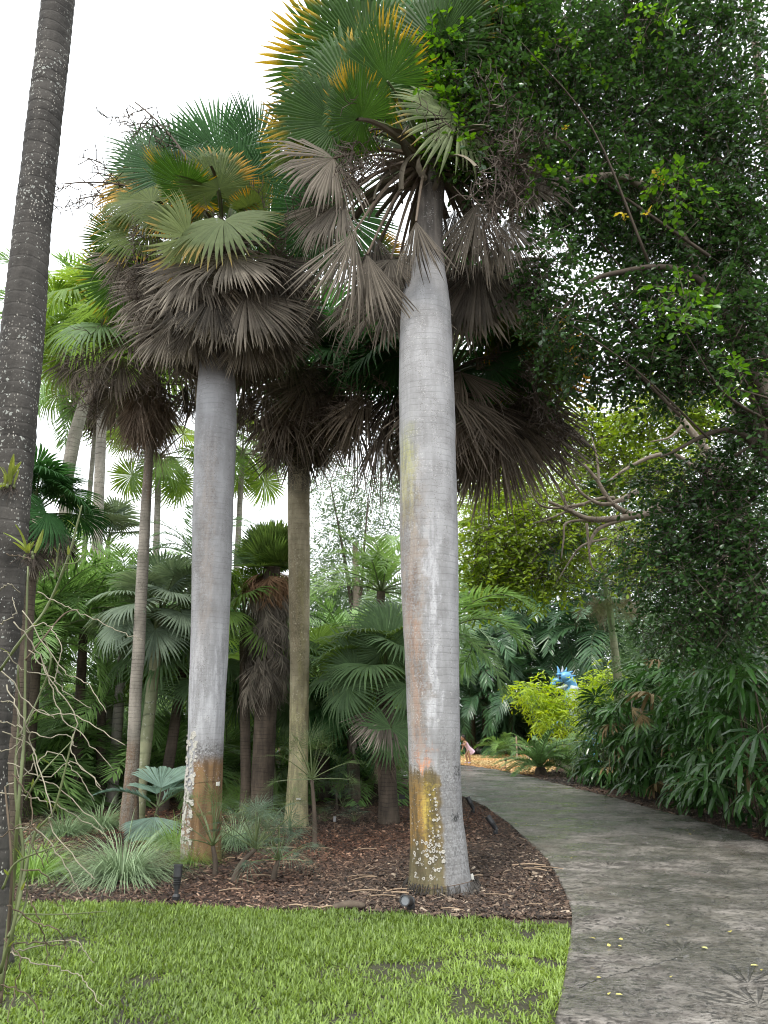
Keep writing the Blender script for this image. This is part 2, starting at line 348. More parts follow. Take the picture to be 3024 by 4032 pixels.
LEAF_V2 = np.array([[0, 0, 0], [.4, .16, .03], [.45, 0, 0], [.4, -.16, .03], [1, 0, -.08]]); LEAF_T2 = np.array([[0, 2, 1], [0, 3, 2], [1, 2, 4], [2, 3, 4]])
def place_leaves(b, pos, d, up, ln, K, V0=LEAF_V, T0=LEAF_T, wid=1.0):
    d = d / (np.linalg.norm(d, axis=1)[:, None] + 1e-9); y = np.cross(up, d); y /= np.linalg.norm(y, axis=1)[:, None] + 1e-9; z = np.cross(d, y)
    ln = np.broadcast_to(ln, (len(pos),)); T = V0[None] * np.array([1, wid, 1])
    V = pos[:, None] + (T[..., 0:1] * d[:, None] + T[..., 1:2] * y[:, None] + T[..., 2:3] * z[:, None]) * ln[:, None, None]
    o = (np.arange(len(pos)) * len(V0))[:, None, None]; b.add(V.reshape(-1, 3), (o + T0[None]).reshape(-1, 3), None, np.repeat(K, len(V0), 0), 0)
def rnd_unit(rs, n): v = rs.normal(size=(n, 3)); return v / np.linalg.norm(v, axis=1)[:, None]
def cloud_mesh(name, mat, seed, clumps, ll=.06, per=8, tl=.28, shell=2.2, wid=1.0, droop=.25, simple=False, twigmat=1, twigs=True, upw=.9):
    """clumps: (centre, radii(3), number of twigs, tone)"""
    rs = np.random.RandomState(seed); b = B()
    for c, r, n, tone in clumps:
        u = rnd_unit(rs, n); p = np.array(tuple(c)) + u * np.array(r) * (rs.rand(n) ** (1 / shell))[:, None]
        d = u * .7 + rnd_unit(rs, n) * .8 + np.array([0, 0, -droop]); d /= np.linalg.norm(d, axis=1)[:, None]
        if twigs: b.sticks(p - d * tl * .6, p + d * tl, .004 * ll / .06, .0015, [.2, .5, 1.], twigmat)
        q = np.tile(np.linspace(0, 1, per), n); ti = np.repeat(np.arange(n), per); m = len(q)
        pos = p[ti] + d[ti] * (q * tl)[:, None] + np.array([0, 0, -.25 * tl])[None] * (q ** 2)[:, None]
        side = np.cross(d[ti], np.array([0, 0, 1.])); side /= np.linalg.norm(side, axis=1)[:, None] + 1e-6
        s_ = np.where(np.arange(m) % 2, 1., -1.)[:, None]
        ld = d[ti] * .6 + side * s_ * .8 + rnd_unit(rs, m) * .45 + np.array([0, 0, -.12]); up = np.array([0, 0, upw]) + rnd_unit(rs, m) * .75
        tw = rs.rand(n)[ti]
        K = np.stack([np.full(m, tone), np.clip(tw * .6 + rs.rand(m) * .4, 0, 1), 0 * q], -1)
        place_leaves(b, pos, ld, up, ll * rs.uniform(.65, 1.25, m), K, *((LEAF_V2, LEAF_T2) if simple else (LEAF_V, LEAF_T)), wid)
    return b.mesh(name, mat)
def trunk_mesh(name, mat, prof, seed=0, n=30, rough=.012, ringh=.0, ringp=.07, dz=.05, flare=0.0):
    """prof: (x, y, z, r) from the bottom up, world metres"""
    prof = np.array([tuple(p) for p in prof], float); z0, z1 = prof[0, 2], prof[-1, 2]
    m = max(8, int((z1 - z0) / dz)); zs = np.linspace(z0, z1, m)
    def sm(c):
        v = np.interp(zs, prof[:, 2], c); kk = max(1, int(.12 / ((z1 - z0) / m))); ker = np.ones(2 * kk + 1) / (2 * kk + 1); return np.convolve(np.pad(v, kk, 'edge'), ker, 'valid')
    cx, cy_, r = sm(prof[:, 0]), sm(prof[:, 1]), sm(prof[:, 3])
    th = np.linspace(-np.pi, np.pi, n + 1)                     # 0 faces the camera
    T, Z = np.meshgrid(th, zs); rr = r[:, None] * np.ones_like(T)
    rr = rr * (1 + rough * (vnoise(np.cos(T) * 2, np.sin(T) * 2 + Z * 1.3, 1.6, seed) + .5 * vnoise(np.cos(T) * 3 + Z * 5, np.sin(T) * 3, 3, seed + 1)))
    if ringh: rr = rr + ringh * (np.abs(((Z + .02 * vnoise(T, Z, 1.0, seed + 2)) / ringp) % 1 - .5) * 2 - .5)
    if flare: rr = rr * (1 + flare * np.exp(-(Z - z0) / .12) * (1 + .35 * np.cos(T * 5 + seed)))
    V = np.stack([cx[:, None] + rr * np.sin(T), cy_[:, None] - rr * np.cos(T), Z], -1)
    K = np.stack([T / (2 * np.pi) + .5, Z, 0 * Z], -1).reshape(-1, 3); w = n + 1
    i = np.arange(m - 1)[:, None] * w; j = np.arange(n)[None]
    Q = np.stack([i + j, i + j + 1, i + w + j + 1, i + w + j], -1).reshape(-1, 4)
    return mk(name, V.reshape(-1, 3), [Q], mat, K, True)
def trunk_px(rows, Y, zb=0.0, dY=0.0):
    """rows (x_left, x_right, py) in photo pixels from the bottom up -> profile at world depth Y (leaning back by dY)"""
    out = []
    for a, c, py in rows:
        q = P((a + c) / 2, py, Y); y = Y + dY * q.z / 8; q = P((a + c) / 2, py, y); out.append([q.x, y, q.z, (c - a) / 2 / ppm(y, q.z)])
    out[0][2] = min(out[0][2], zb) - .06
    return out
def panicle_mesh(name, mat, seed, L=1.2, nlat=9, nsub=9, sl=.09, arch=100, r=.01, a0=10, spread=.35):
    rs = np.random.RandomState(seed); b = B(); s = np.linspace(0, 1, 14); ph = R_(a0) - R_(arch) * s
    x = np.r_[0, np.cumsum(np.cos(ph[:-1]))] * L / 13; z = np.r_[0, np.cumsum(np.sin(ph[:-1]))] * L / 13; ax = np.stack([x, 0 * x, z], -1)
    b.tube(ax, np.linspace(r, r * .35, 14), 5, K=[.3, .5, 0], cap=False); P0, P1 = [], []
    for i in range(nlat):
        t = .25 + .75 * (i + rs.rand() * .5) / nlat; p = np.array([np.interp(t, s, ax[:, q]) for q in range(3)])
        d = rnd_unit(rs, 1)[0] * .8 + np.array([.4, 0, -.3]); d /= np.linalg.norm(d); l = L * spread * (1.15 - .5 * t)
        for j in range(7):
            d2 = d + rnd_unit(rs, 1)[0] * .35 + np.array([0, 0, -.08]); d2 /= np.linalg.norm(d2); q = p + d2 * l / 7; P0.append(p); P1.append(q); p = q; d = d2
            for _ in range(max(1, nsub // 4)):
                e = rnd_unit(rs, 1)[0] + d2 * .3; e *= sl * rs.uniform(.5, 1.3) / np.linalg.norm(e); P0.append(p); P1.append(p + e); e2 = e * .5 + rnd_unit(rs, 1)[0] * sl * .5; P0.append(p + e); P1.append(p + e + e2)
    b.sticks(P0, P1, r * .32, r * .2, [.6, .5, 0]); return b.mesh(name, mat)
def grass_mesh(name, mat, seed, n=320, L=.9, w=.006, base=.12, spread=75, stiff=.5, straw=0.0):
    rs = np.random.RandomState(seed); az = rs.uniform(0, 6.283, n); el = R_(90) - R_(spread) * rs.rand(n) ** .7; le = L * rs.uniform(.5, 1.1, n)
    br = base * np.sqrt(rs.rand(n)); p = np.stack([br * np.cos(az), br * np.sin(az), 0 * az], -1)
    h = np.stack([np.cos(az), np.sin(az), 0 * az], -1); sd_ = np.stack([-np.sin(az), np.cos(az), 0 * az], -1); rr = rs.rand(n); g = rs.uniform(.7, 1.6, n) * (1 - stiff)
    Vs, Ks = [], []; ns = 6
    for i in range(ns):
        q = i / (ns - 1); e = el - g * 2.3 * q ** 1.2
        if i: p = p + (h * np.cos(e)[:, None] + np.array([0, 0, 1.]) * np.sin(e)[:, None]) * (le / (ns - 1))[:, None]; p[:, 2] = np.maximum(p[:, 2], .01 + .01 * rr)
        ww = w * (1 - q ** 2 * .95)
        for c in (-1, 1): Vs.append(p + sd_ * c * ww); Ks.append(np.stack([np.full(n, q), rr, 0 * rr], -1))
    V = np.stack(Vs, 1).reshape(-1, 3); K = np.stack(Ks, 1).reshape(-1, 3); o = (np.arange(n) * 2 * ns)[:, None, None]
    Q = (o + np.array([[2 * i, 2 * i + 1, 2 * i + 3, 2 * i + 2] for i in range(ns - 1)])[None]).reshape(-1, 4)
    b = B(); b.add(V, None, Q, K); return b.mesh(name, mat)
# ------------------------------------------------------------------ material set
GRN_FAN = dict(trans=.34, rough=.38)
m_pet_g = mat_simple('petiole_green', (.10, .13, .05), .5); m_pet_d = mat_simple('petiole_dry', (.15, .115, .085), .8)
m_twig = mat_simple('twig_bark', (.07, .055, .04), .9); m_limb = mat_bark('limb_bark', (.15, .12, .09), (.33, .28, .22), .3, .1, (.5, .5, .45), .5, 16)
m_fan_y = mat_leaf('fan_green_yellow_tip', (.035, .085, .016), (.075, .15, .022), (.55, .38, .04), .76, 1, trans=.42, under=(.04, .095, .02), spec=.2, rough=.55)
m_fan_o = mat_leaf('fan_olive', (.07, .105, .018), (.17, .18, .025), (.52, .31, .045), .66, 1, trans=.36, under=(.085, .13, .04), spec=.2, rough=.55)
m_fan_g = mat_leaf('fan_deep_green', (.024, .08, .026), (.05, .13, .035), (.16, .17, .05), .85, .5, trans=.36, under=(.04, .105, .035), spec=.2, rough=.55)
m_fan_s = mat_leaf('fan_silver', (.15, .20, .085), (.23, .27, .12), (.5, .36, .12), .74, 1, trans=.32, under=(.19, .235, .11), spec=.2, rough=.55)
m_fan_d = mat_leaf('fan_dead', (.055, .046, .036), (.20, .173, .138), (.34, .295, .235), .7, 1, trans=.12, rough=.75, spec=.2, var=.7, seg=.5)
m_fan_db = mat_leaf('fan_dead_brown', (.06, .047, .036), (.20, .165, .128), (.30, .25, .20), .72, 1, trans=.12, rough=.75, spec=.2, var=.6, seg=.5)
m_fan_l = mat_leaf('fan_light_green', (.10, .19, .04), (.23, .33, .07), (.30, .32, .08), .85, .6, trans=.4, under=(.13, .22, .06), spec=.2, rough=.55)
m_fan_m = mat_leaf('fan_mid_green', (.10, .18, .042), (.21, .32, .085), (.22, .22, .08), .88, .5, trans=.32, under=(.09, .15, .08), spec=.2, rough=.55)
m_fan_b = mat_leaf('fan_blue_green', (.14, .21, .11), (.26, .32, .18), (.26, .3, .15), .9, .5, trans=.25, under=(.16, .21, .16), spec=.2, rough=.55)
m_pin_g = mat_leaf('feather_green', (.095, .185, .055), (.22, .36, .12), (.25, .29, .08), .85, .4, trans=.38)
m_pin_d = mat_leaf('feather_dark_green', (.03, .08, .034), (.075, .16, .065), None, trans=.24, rough=.32, spec=.6)
m_pin_s = mat_leaf('feather_grey_green', (.13, .22, .11), (.22, .32, .16), None, trans=.28)
m_pin_l = mat_leaf('feather_light_green', (.11, .20, .06), (.22, .34, .11), None, trans=.38)
m_rhap = mat_leaf('lady_palm_leaf', (.028, .085, .02), (.075, .18, .04), (.2, .24, .06), .92, .5, trans=.25, rough=.28, spec=.6, var=.7)
m_rhap_y = mat_leaf('lady_palm_dry', (.22, .15, .07), (.30, .23, .12), None, trans=.2, rough=.7)
m_oak = mat_leaf('glossy_small_leaf', (.014, .045, .013), (.048, .112, .028), None, trans=.3, rough=.25, spec=.65, var=.0, seg=.7)
m_oak_l = mat_leaf('fresh_small_leaf', (.06, .16, .022), (.17, .32, .05), None, trans=.42, rough=.35, var=0, seg=.5)
m_oak_y = mat_leaf('yellow_new_leaf', (.5, .42, .06), (.6, .5, .12), None, trans=.4, var=0)
m_yg = mat_leaf('yellow_green_leaf', (.13, .22, .03), (.34, .44, .07), None, trans=.42, var=0, seg=.5)
m_bgd = mat_leaf('distant_leaf', (.06, .115, .045), (.13, .20, .08), None, trans=.3, var=0, seg=.5)
m_bam = mat_leaf('bamboo_leaf', (.24, .38, .035), (.50, .54, .09), None, trans=.45, var=0, seg=.4)
m_wire = mat_simple('dry_flower_stalk', (.10, .078, .062), .85); m_wire_l = mat_simple('pale_flower_stalk', (.26, .2, .13), .8)
m_skirt_l = mat_leaf('straw_skirt_leaf', (.13, .095, .068), (.32, .25, .185), None, trans=.12, rough=.8, spec=.2, var=.6)
m_gr_b = mat_leaf('blue_grass', (.16, .25, .12), (.34, .44, .27), (.45, .42, .26), .93, .5, trans=.2, rough=.5)
m_gr_g = mat_leaf('green_grass_clump', (.12, .24, .05), (.27, .40, .10), (.4, .38, .16), .95, .5, trans=.25, rough=.5)
# ------------------------------------------------------------------ the setting: ground, lawn, path, gravel
def ground_mat():
    m, nt = newmat('mulch_soil'); ob = N(nt, 'ShaderNodeTexCoord').outputs['Object']
    n1 = noise(nt, ob, .7, 5); n2 = noise(nt, ob, 26, 5, .7); v = N(nt, 'ShaderNodeTexVoronoi', {'Vector': ob, 'Scale': 42})
    c = mixc(nt, ss(nt, n1, .35, .65), (.04, .03, .025), (.075, .043, .032)); vc = N(nt, 'ShaderNodeSeparateColor', {0: v.outputs[1]})
    c = mixc(nt, mth(nt, 'MULTIPLY', ss(nt, vc.outputs[0], .55, .9), .6), c, (.19, .125, .09)); c = mixc(nt, ss(nt, n2, .5, .35, 0, .8), c, (.018, .014, .012))
    finish(nt, bsdf(nt, c, .8, .3, bump(nt, mth(nt, 'ADD', n2, mth(nt, 'MULTIPLY', vc.outputs[1], .6)), .9, .03))); return m
M_GND = ground_mat()
gv = []; gq = []
n = 40; xs = np.sign(np.linspace(-1, 1, n)) * np.abs(np.linspace(-1, 1, n)) ** 3 * 400
X, Y = np.meshgrid(xs, xs + 12); V = np.stack([X.ravel(), Y.ravel(), 0 * X.ravel()], -1)
i = np.arange(n - 1)[:, None] * n; j = np.arange(n - 1)[None]
put('ground', mk('ground', V, [np.stack([i + j, i + j + 1, i + n + j + 1, i + n + j], -1).reshape(-1, 4)], M_GND), kind='structure')
PL = [G(*p) for p in ((1480, 3052), (1600, 3060), (1700, 3085), (1818, 3137), (1895, 3174), (1988, 3236), (2062, 3303), (2142, 3378), (2204, 3476), (2244, 3575), (2253, 3643), (2238, 3779), (2216, 3915), (2194, 4032))]
PR = [G(*p) for p in ((1480, 2996), (1650, 3003), (1817, 3016), (1900, 3026), (2031, 3050), (2278, 3112), (2432, 3152), (2617, 3205), (2710, 3223), (2802, 3254), (2926, 3291), (3024, 3325))]
d = (PL[-1] - PL[-3]); PL.append(PL[-1] + d.normalized() * 4); PL.append(PL[-1] + d.normalized() * 5)
PR += [PR[-1] + Vector((.25, -1.6, 0)), PR[-1] + Vector((.35, -4, 0)), PR[-1] + Vector((0, -8, 0)), PR[-1] + Vector((-.6, -15, 0))]
PL = smooth_path(PL, 10); PR = smooth_path(PR, 10)
def resample(p, n):
    a = np.array([tuple(q) for q in p]); s = np.r_[0, np.cumsum(np.linalg.norm(np.diff(a, axis=0), axis=1))]; t = np.linspace(0, s[-1], n)
    return np.stack([np.interp(t, s, a[:, k]) for k in range(3)], -1)
nS, nT = 900, 170
eL, eR = resample(PL, nS), resample(PR, nS)
PATHPOLY = [tuple(p) for p in eL[::12]] + [tuple(p) for p in eR[::-12]]
prints = [(2864, 3458, .30, 2.0), (2586, 3532, .36, 1.2), (2691, 3766, .33, 1.3), (2537, 3692, .2, 1.6), (2623, 3402, .25, 1.5), (2049, 3142, .8, 1.6), (2346, 3242, .35, 1.5), (2988, 3985, .36, 1.7), (2060, 3112, .5, 1.6), (2480, 3130, .5, 2.2), (2950, 3900, .4, .6), (2400, 3420, .3, 1.0)]
prints = [(G(a, b), r, rot) for a, b, r, rot in prints]
def path_mat():
    m, nt = newmat('wet_stamped_concrete'); ob = N(nt, 'ShaderNodeTexCoord').outputs['Object']; xyz = N(nt, 'ShaderNodeSeparateXYZ', {0: ob})
    st = N(nt, 'ShaderNodeMapping', {0: ob, 2: (0, 0, .35), 3: (.85, 1.25, 1)}).outputs[0]
    n1 = noise(nt, ob, .55, 5, .6); n2 = noise(nt, st, 4.2, 8, .7); n3 = noise(nt, ob, 38, 4, .65); n4 = noise(nt, st, 15, 6, .72); n5 = noise(nt, ob, 1.7, 4)
    c = mixc(nt, ss(nt, mth(nt, 'ADD', mth(nt, 'MULTIPLY', n2, .5), mth(nt, 'MULTIPLY', n4, .5)), .40, .60), (.066, .056, .048), (.29, .262, .235))
    c = mixc(nt, ss(nt, n1, .46, .64, 0, .42), c, (.066, .066, .034))                      # algae film
    c = mixc(nt, ss(nt, n5, .55, .72, 0, .5), c, (.10, .07, .052))                       # earthy tint
    n6 = noise(nt, st, 23, 5, .7); pit = ss(nt, n6, .54, .62); c = mixc(nt, mth(nt, 'MULTIPLY', pit, .85), c, (.018, .016, .013))
    c = mixc(nt, ss(nt, n3, .55, .66, 0, .5), c, (.30, .285, .265))
    groove = 0.0
    for (p, r, rot) in prints:                                                             # palm leaf impressions, dirt in the grooves
        dx = mth(nt, 'SUBTRACT', xyz.outputs[0], p.x); dy = mth(nt, 'SUBTRACT', xyz.outputs[1], p.y)
        a = mth(nt, 'ARCTAN2', dy, dx); rr = mth(nt, 'SQRT', mth(nt, 'ADD', mth(nt, 'MULTIPLY', dx, dx), mth(nt, 'MULTIPLY', dy, dy)))
        da = mth(nt, 'ABSOLUTE', mth(nt, 'WRAP', mth(nt, 'SUBTRACT', a, rot), math.pi, -math.pi))
        g = ss(nt, mth(nt, 'SINE', mth(nt, 'MULTIPLY', a, 19)), .25, .75); g = mth(nt, 'MULTIPLY', g, ss(nt, da, 1.15, 1.35, 1, 0))
        g = mth(nt, 'MULTIPLY', g, mth(nt, 'MULTIPLY', ss(nt, rr, r * .05, r * .15), ss(nt, mth(nt, 'ADD', rr, mth(nt, 'MULTIPLY', n4, r * .6)), r * .95, r * 1.3, 1, 0)))
        groove = g if groove == 0.0 else mth(nt, 'MAXIMUM', groove, g)
    c = mixc(nt, mth(nt, 'MULTIPLY', groove, .75), c, (.03, .026, .02))
    wet = ss(nt, mth(nt, 'ADD', mth(nt, 'MULTIPLY', noise(nt, st, 1.3, 4), .7), mth(nt, 'MULTIPLY', n4, .3)), .42, .56)
    rough = mth(nt, 'ADD', mth(nt, 'MULTIPLY', mth(nt, 'SUBTRACT', 1, wet), .36), mth(nt, 'ADD', .14, mth(nt, 'MULTIPLY', n3, .12)))
    c = mixc(nt, mth(nt, 'MULTIPLY', wet, .45), c, (.055, .05, .043))
    h = mth(nt, 'SUBTRACT', mth(nt, 'ADD', mth(nt, 'SUBTRACT', mth(nt, 'MULTIPLY', n4, 1.0), mth(nt, 'MULTIPLY', pit, .3)), mth(nt, 'ADD', mth(nt, 'MULTIPLY', n3, .25), mth(nt, 'MULTIPLY', n2, 1.2))), mth(nt, 'MULTIPLY', groove, .9))
    bn = bump(nt, h, 1.0, .03); bn2 = bump(nt, h, .5, .012)
    finish(nt, bsdf(nt, c, rough, .5, bn, **{'Coat Weight': mth(nt, 'MULTIPLY', wet, .75), 'Coat Roughness': .10, 'Coat Normal': bn2})); return m
M_PATH = path_mat()
t = np.linspace(0, 1, nT); V = eL[:, None] * (1 - t)[None, :, None] + eR[:, None] * t[None, :, None]
x_, y_ = V[..., 0], V[..., 1]; pits = np.maximum(0, vnoise(x_, y_ * 1.3, 26, 6, 20) - .9) + np.maximum(0, vnoise(x_ * .9, y_, 13, 7, 20) - 1.1)
Zr = .035 + .005 * vnoise(x_, y_ * 1.5, 4, 3) + .0035 * vnoise(x_, y_, 12, 4, 20) + .002 * vnoise(x_, y_, 30, 5, 24) - .014 * pits; V[..., 2] = np.maximum(Zr, .008)
i = np.arange(nS - 1)[:, None] * nT; j = np.arange(nT - 1)[None]
Q = np.stack([i + j, i + nT + j, i + nT + j + 1, i + j + 1], -1).reshape(-1, 4)
sk = []; VV = V.reshape(-1, 3); ext = []
for col in (0, nT - 1):
    e = V[:, col].copy(); e[:, 2] = -.03; ext.append(e)
VV = np.concatenate([VV] + ext); i = np.arange(nS - 1); a = nS * nT
sk = np.concatenate([np.stack([i * nT, a + i, a + i + 1, (i + 1) * nT], -1), np.stack([i * nT + nT - 1, (i + 1) * nT + nT - 1, a + nS + i + 1, a + nS + i], -1)])
put('path', mk('path', VV, [Q, sk], M_PATH, None, True), kind='structure')
# lawn: soil sheet and grass blades
LE = [G(*p) for p in ((-900, 3545), (0, 3558), (300, 3562), (600, 3570), (900, 3584), (1200, 3592), (1500, 3598), (1750, 3622), (2000, 3640), (2262, 3646))]
LE = smooth_path(LE, 6)
el = [tuple(p) for p in eL if p[1] < LE[-1].y]
LAWN = [tuple(p) for p in LE] + [(x + .03, y, 0) for x, y, _ in el if y > -3] + [(el[-1][0], -3, 0), (-9, -3, 0)]
me = bpy.data.meshes.new('lawn'); me.from_pydata([(x, y, .004) for x, y, *_ in LAWN], [], [list(range(len(LAWN)))])
def lawn_mat():
    m, nt = newmat('lawn_soil'); ob = N(nt, 'ShaderNodeTexCoord').outputs['Object']; n = noise(nt, ob, 30, 5, .7); n2 = noise(nt, ob, 1.2, 3)
    c = mixc(nt, n, (.016, .014, .012), (.055, .046, .036)); c = mixc(nt, ss(nt, n2, .45, .6, 0, .5), c, (.05, .055, .02))
    finish(nt, bsdf(nt, c, .55, .4, bump(nt, n, .8, .02))); return m
me.materials.append(lawn_mat()); lawn_o = put('lawn', me, kind='structure')
def fan_tri(me):
    import bmesh
    bm = bmesh.new(); bm.from_mesh(me); bmesh.ops.triangulate(bm, faces=bm.faces[:]); bmesh.ops.recalc_face_normals(bm, faces=bm.faces[:])
    if bm.faces[0].normal.z < 0: bmesh.ops.reverse_faces(bm, faces=bm.faces[:])
    bm.to_mesh(me); bm.free()
fan_tri(me)
rs = np.random.RandomState(5)
x = rs.uniform(-4.2, 2, 330000); y = rs.uniform(3.3, 7.7, 330000); k = inpoly(x + .05 * vnoise(x, y, 16, 51), y + .07 * vnoise(x, y, 14, 50), LAWN) & ~inpoly(x, y, PATHPOLY); x, y = x[k], y[k]
den = .80 + .28 * vnoise(x, y, 3.0, 21) + .16 * vnoise(x, y, 9, 22)
for (px, py, r, s_) in ((2060, 3800, .32, .95), (1750, 3935, .3, .8), (2150, 3950, .3, .95), (1800, 3690, .22, .45), (2000, 3690, .25, .5), (1300, 3990, .3, .45), (650, 3860, .25, .25), (2200, 3600, .2, .5), (1600, 3820, .3, .5), (1990, 4020, .3, .7)):
    c = G(px, py); den -= s_ * np.exp(-(((x - c.x) / r) ** 2 + ((y - c.y) / (r * .8)) ** 2)) * np.clip(.75 + .55 * vnoise(x, y, 11, int(px)), 0, 1.5)
dist = np.sqrt(x * x + y * y); den -= .42 * np.clip((5.6 - dist) / 1.0, 0, 1) * np.clip(.6 + .5 * vnoise(x, y, 5, 77), 0, 1.3)
k = rs.rand(len(x)) < np.clip(den, .10, 1) * np.clip(1.15 - (dist - 4.5) * .11, .5, 1); x, y, den = x[k], y[k], den[k]; n = len(x)
az = rs.uniform(0, 6.283, n); el_ = R_(90) - np.abs(rs.normal(0, .75, n)); L_ = rs.uniform(.03, .078, n) * np.clip(.55 + .5 * den, .5, 1.1); hd = np.stack([np.cos(az), np.sin(az), 0 * az], -1); sdv = np.stack([-np.sin(az), np.cos(az), 0 * az], -1)
p = np.stack([x, y, np.full(n, .003)], -1); g = rs.uniform(.2, 1.1, n); rr = np.clip(.48 + .22 * vnoise(x, y, 2, 30) + rs.normal(0, .27, n), 0, 1); Vs, Ks = [], []
for q, w, in ((0, .8), (.5, 1), (1, .1)):
    if q: e = el_ - g * q; p = p + (hd * np.cos(e)[:, None] + np.array([0, 0, 1.]) * np.sin(e)[:, None]) * (L_ * .5)[:, None]
    for c in (-1, 1): Vs.append(p + sdv * c * w * .0046); Ks.append(np.stack([np.full(n, q), rr, 0 * rr], -1))
V = np.stack(Vs, 1).reshape(-1, 3); K = np.stack(Ks, 1).reshape(-1, 3); o = (np.arange(n) * 6)[:, None, None]
Q = (o + np.array([[0, 1, 3, 2], [2, 3, 5, 4]])[None]).reshape(-1, 4)
m_lawn = mat_leaf('lawn_blade', (.075, .142, .029), (.235, .325, .07), (.36, .37, .14), .82, 1, trans=.35, rough=.42, spec=.5, var=0, seg=.55)
put('lawn_grass', mk('lawn_grass', V, [Q], m_lawn, K), kind='stuff')
# mulch chips
BED = [tuple(p) for p in LE] + [tuple(p) for p in eL[::-1] if p[1] > LE[-1].y]
BED = BED + [(-2, 22, 0), (-14, 22, 0), (-14, LE[0].y, 0)]
STRIP = [tuple(p) for p in eR[::8] if 9 < p[1] < 27]; STRIP = STRIP + [(x + 2.6, y, 0) for x, y, _ in STRIP[::-1]]
def chips(polys, n, box, seed, lenr, mat, name, fall, wid=.16):
    rs = np.random.RandomState(seed); x = rs.uniform(box[0], box[1], n); y = box[2] + (box[3] - box[2]) * rs.rand(n) ** fall
    k = np.zeros(n, bool)
    for pl in polys: k |= inpoly(x, y, pl)
    k &= ~inpoly(x, y, PATHPOLY) & ~inpoly(x + .04 * vnoise(x, y, 14, 53), y + .07 * vnoise(x, y, 12, 54), LAWN); x, y = x[k], y[k]; n = len(x)
    az = rs.uniform(0, 6.283, n); tl = rs.normal(0, .28, n); L = rs.uniform(*lenr, n) * rs.choice([.6, 1, 1, 1.7], n); W_ = L * rs.uniform(.5, 1.4, n) * wid
    d = np.stack([np.cos(az) * np.cos(tl), np.sin(az) * np.cos(tl), np.sin(tl)], -1); s_ = np.stack([-np.sin(az), np.cos(az), rs.normal(0, .3, n)], -1); u = np.cross(d, s_)
    c = np.stack([x, y, rs.uniform(.004, .03, n)], -1); V = []
    for a in (-.5, .5):
        for e, h in ((-1, 0), (1, 0), (.2, .8)): V.append(c + d * (a * L)[:, None] + s_ * (e * W_)[:, None] + u * (h * W_)[:, None])
    V = np.stack(V, 1).reshape(-1, 3); o = (np.arange(n) * 6)[:, None, None]
    Q = (o + np.array([[0, 3, 5, 2], [1, 2, 5, 4], [0, 1, 4, 3]])[None]).reshape(-1, 4); T = (o + np.array([[0, 2, 1], [3, 4, 5]])[None]).reshape(-1, 3)
    K = np.repeat(np.stack([.5 + .5 * vnoise(x, y, .8, 9) * .5, rs.rand(n), 0 * x], -1), 6, 0)
    put(name, mk(name, V, [T, Q], mat, K), kind='stuff')
def chip_mat(name, cs, rough=.75):
    m, nt = newmat(name); sp = N(nt, 'ShaderNodeSeparateColor', {0: N(nt, 'ShaderNodeAttribute', attribute_name='k').outputs['Color']})
    r = N(nt, 'ShaderNodeValToRGB', {0: sp.outputs[1]}); e = r.color_ramp.elements
    while len(e) < len(cs): e.new(.5)
    for q, (pos, c) in enumerate(cs): e[q].position = pos; e[q].color = (*c, 1)
    c = r.outputs[0]; c = mixc(nt, ss(nt, sp.outputs[0], .3, .8, 0, .55), c, mixc(nt, 1.0, c, (1.5, .75, .5), 'MULTIPLY'))
    finish(nt, bsdf(nt, c, rough, .4)); return m
m_chip = chip_mat('bark_chip', [(0, (.014, .011, .009)), (.45, (.048, .032, .024)), (.8, (.105, .067, .046)), (.95, (.19, .14, .10)), (1, (.36, .29, .22))])
chips([BED], 160000, (-9, 2.2, 6.8, 19), 11, (.014, .044), m_chip, 'mulch_chips', 1.7)
chips([STRIP], 22000, (1, 9.5, 9, 27), 12, (.03, .07), m_chip, 'mulch_chips', 1.0)
# golden gravel clearing at the end of the path
GR = [G(*p) for p in ((1400, 2996), (1650, 3002), (1817, 3015), (1900, 3025), (2031, 3048), (2130, 3052))] + [G(2190, 3030), G(2180, 2995), G(2080, 2972), G(1800, 2974), G(1400, 2974)]
me = bpy.data.meshes.new('gravel_clearing'); me.from_pydata([(p.x, p.y, .008) for p in GR], [], [list(range(len(GR)))])
me.materials.append(mat_simple('gold_gravel_base', (.36, .245, .10), .9, .2, .35, 60)); fan_tri(me); put('gravel_clearing', me, kind='structure')
GP = [tuple(p) for p in GR]; m_grv = chip_mat('gold_gravel', [(0, (.22, .14, .05)), (.4, (.42, .29, .12)), (.8, (.52, .38, .18)), (1, (.64, .52, .32))], .8)
chips([GP], 42000, (-3, 9.5, 23, 43), 13, (.03, .055), m_grv, 'gold_gravel', 1.0, .4)
# ------------------------------------------------------------------ the big silver palms
def crown(root, C, specs, prefix='frond'):
    """specs: (mesh, azimuth, elevation, roll, scale, name)"""
    for me, az, el, roll, sc, nm in specs:
        put(nm, me, root, orient(dirv(az, el), roll, C, sc))
def ring_specs(rs, meshes, n, el0, el1, sc0, sc1, nm='frond', az0=0.0, azr=(-math.pi, math.pi), rollj=.25, elj=.09):
    out = []; ga = 2.39996
    for i in range(n):
        t = (i + .5) / n; az = az0 + i * ga; az = (az + math.pi) % (2 * math.pi) - math.pi
        if azr != (-math.pi, math.pi): az = azr[0] + ((az + math.pi) / (2 * math.pi)) * (azr[1] - azr[0])
        out.append((meshes[rs.randint(len(meshes))], az + rs.normal(0, .12), R_(el0 + (el1 - el0) * t) + rs.normal(0, elj), rs.normal(0, rollj), rs.uniform(sc0, sc1), nm))
    return out
def to_px(C, px, py, dY):
    """unit direction and length from crown centre C to the place seen at (px,py), dY metres further than C"""
    q = P(px, py, C.y + dY) - C; return q.normalized(), q.length
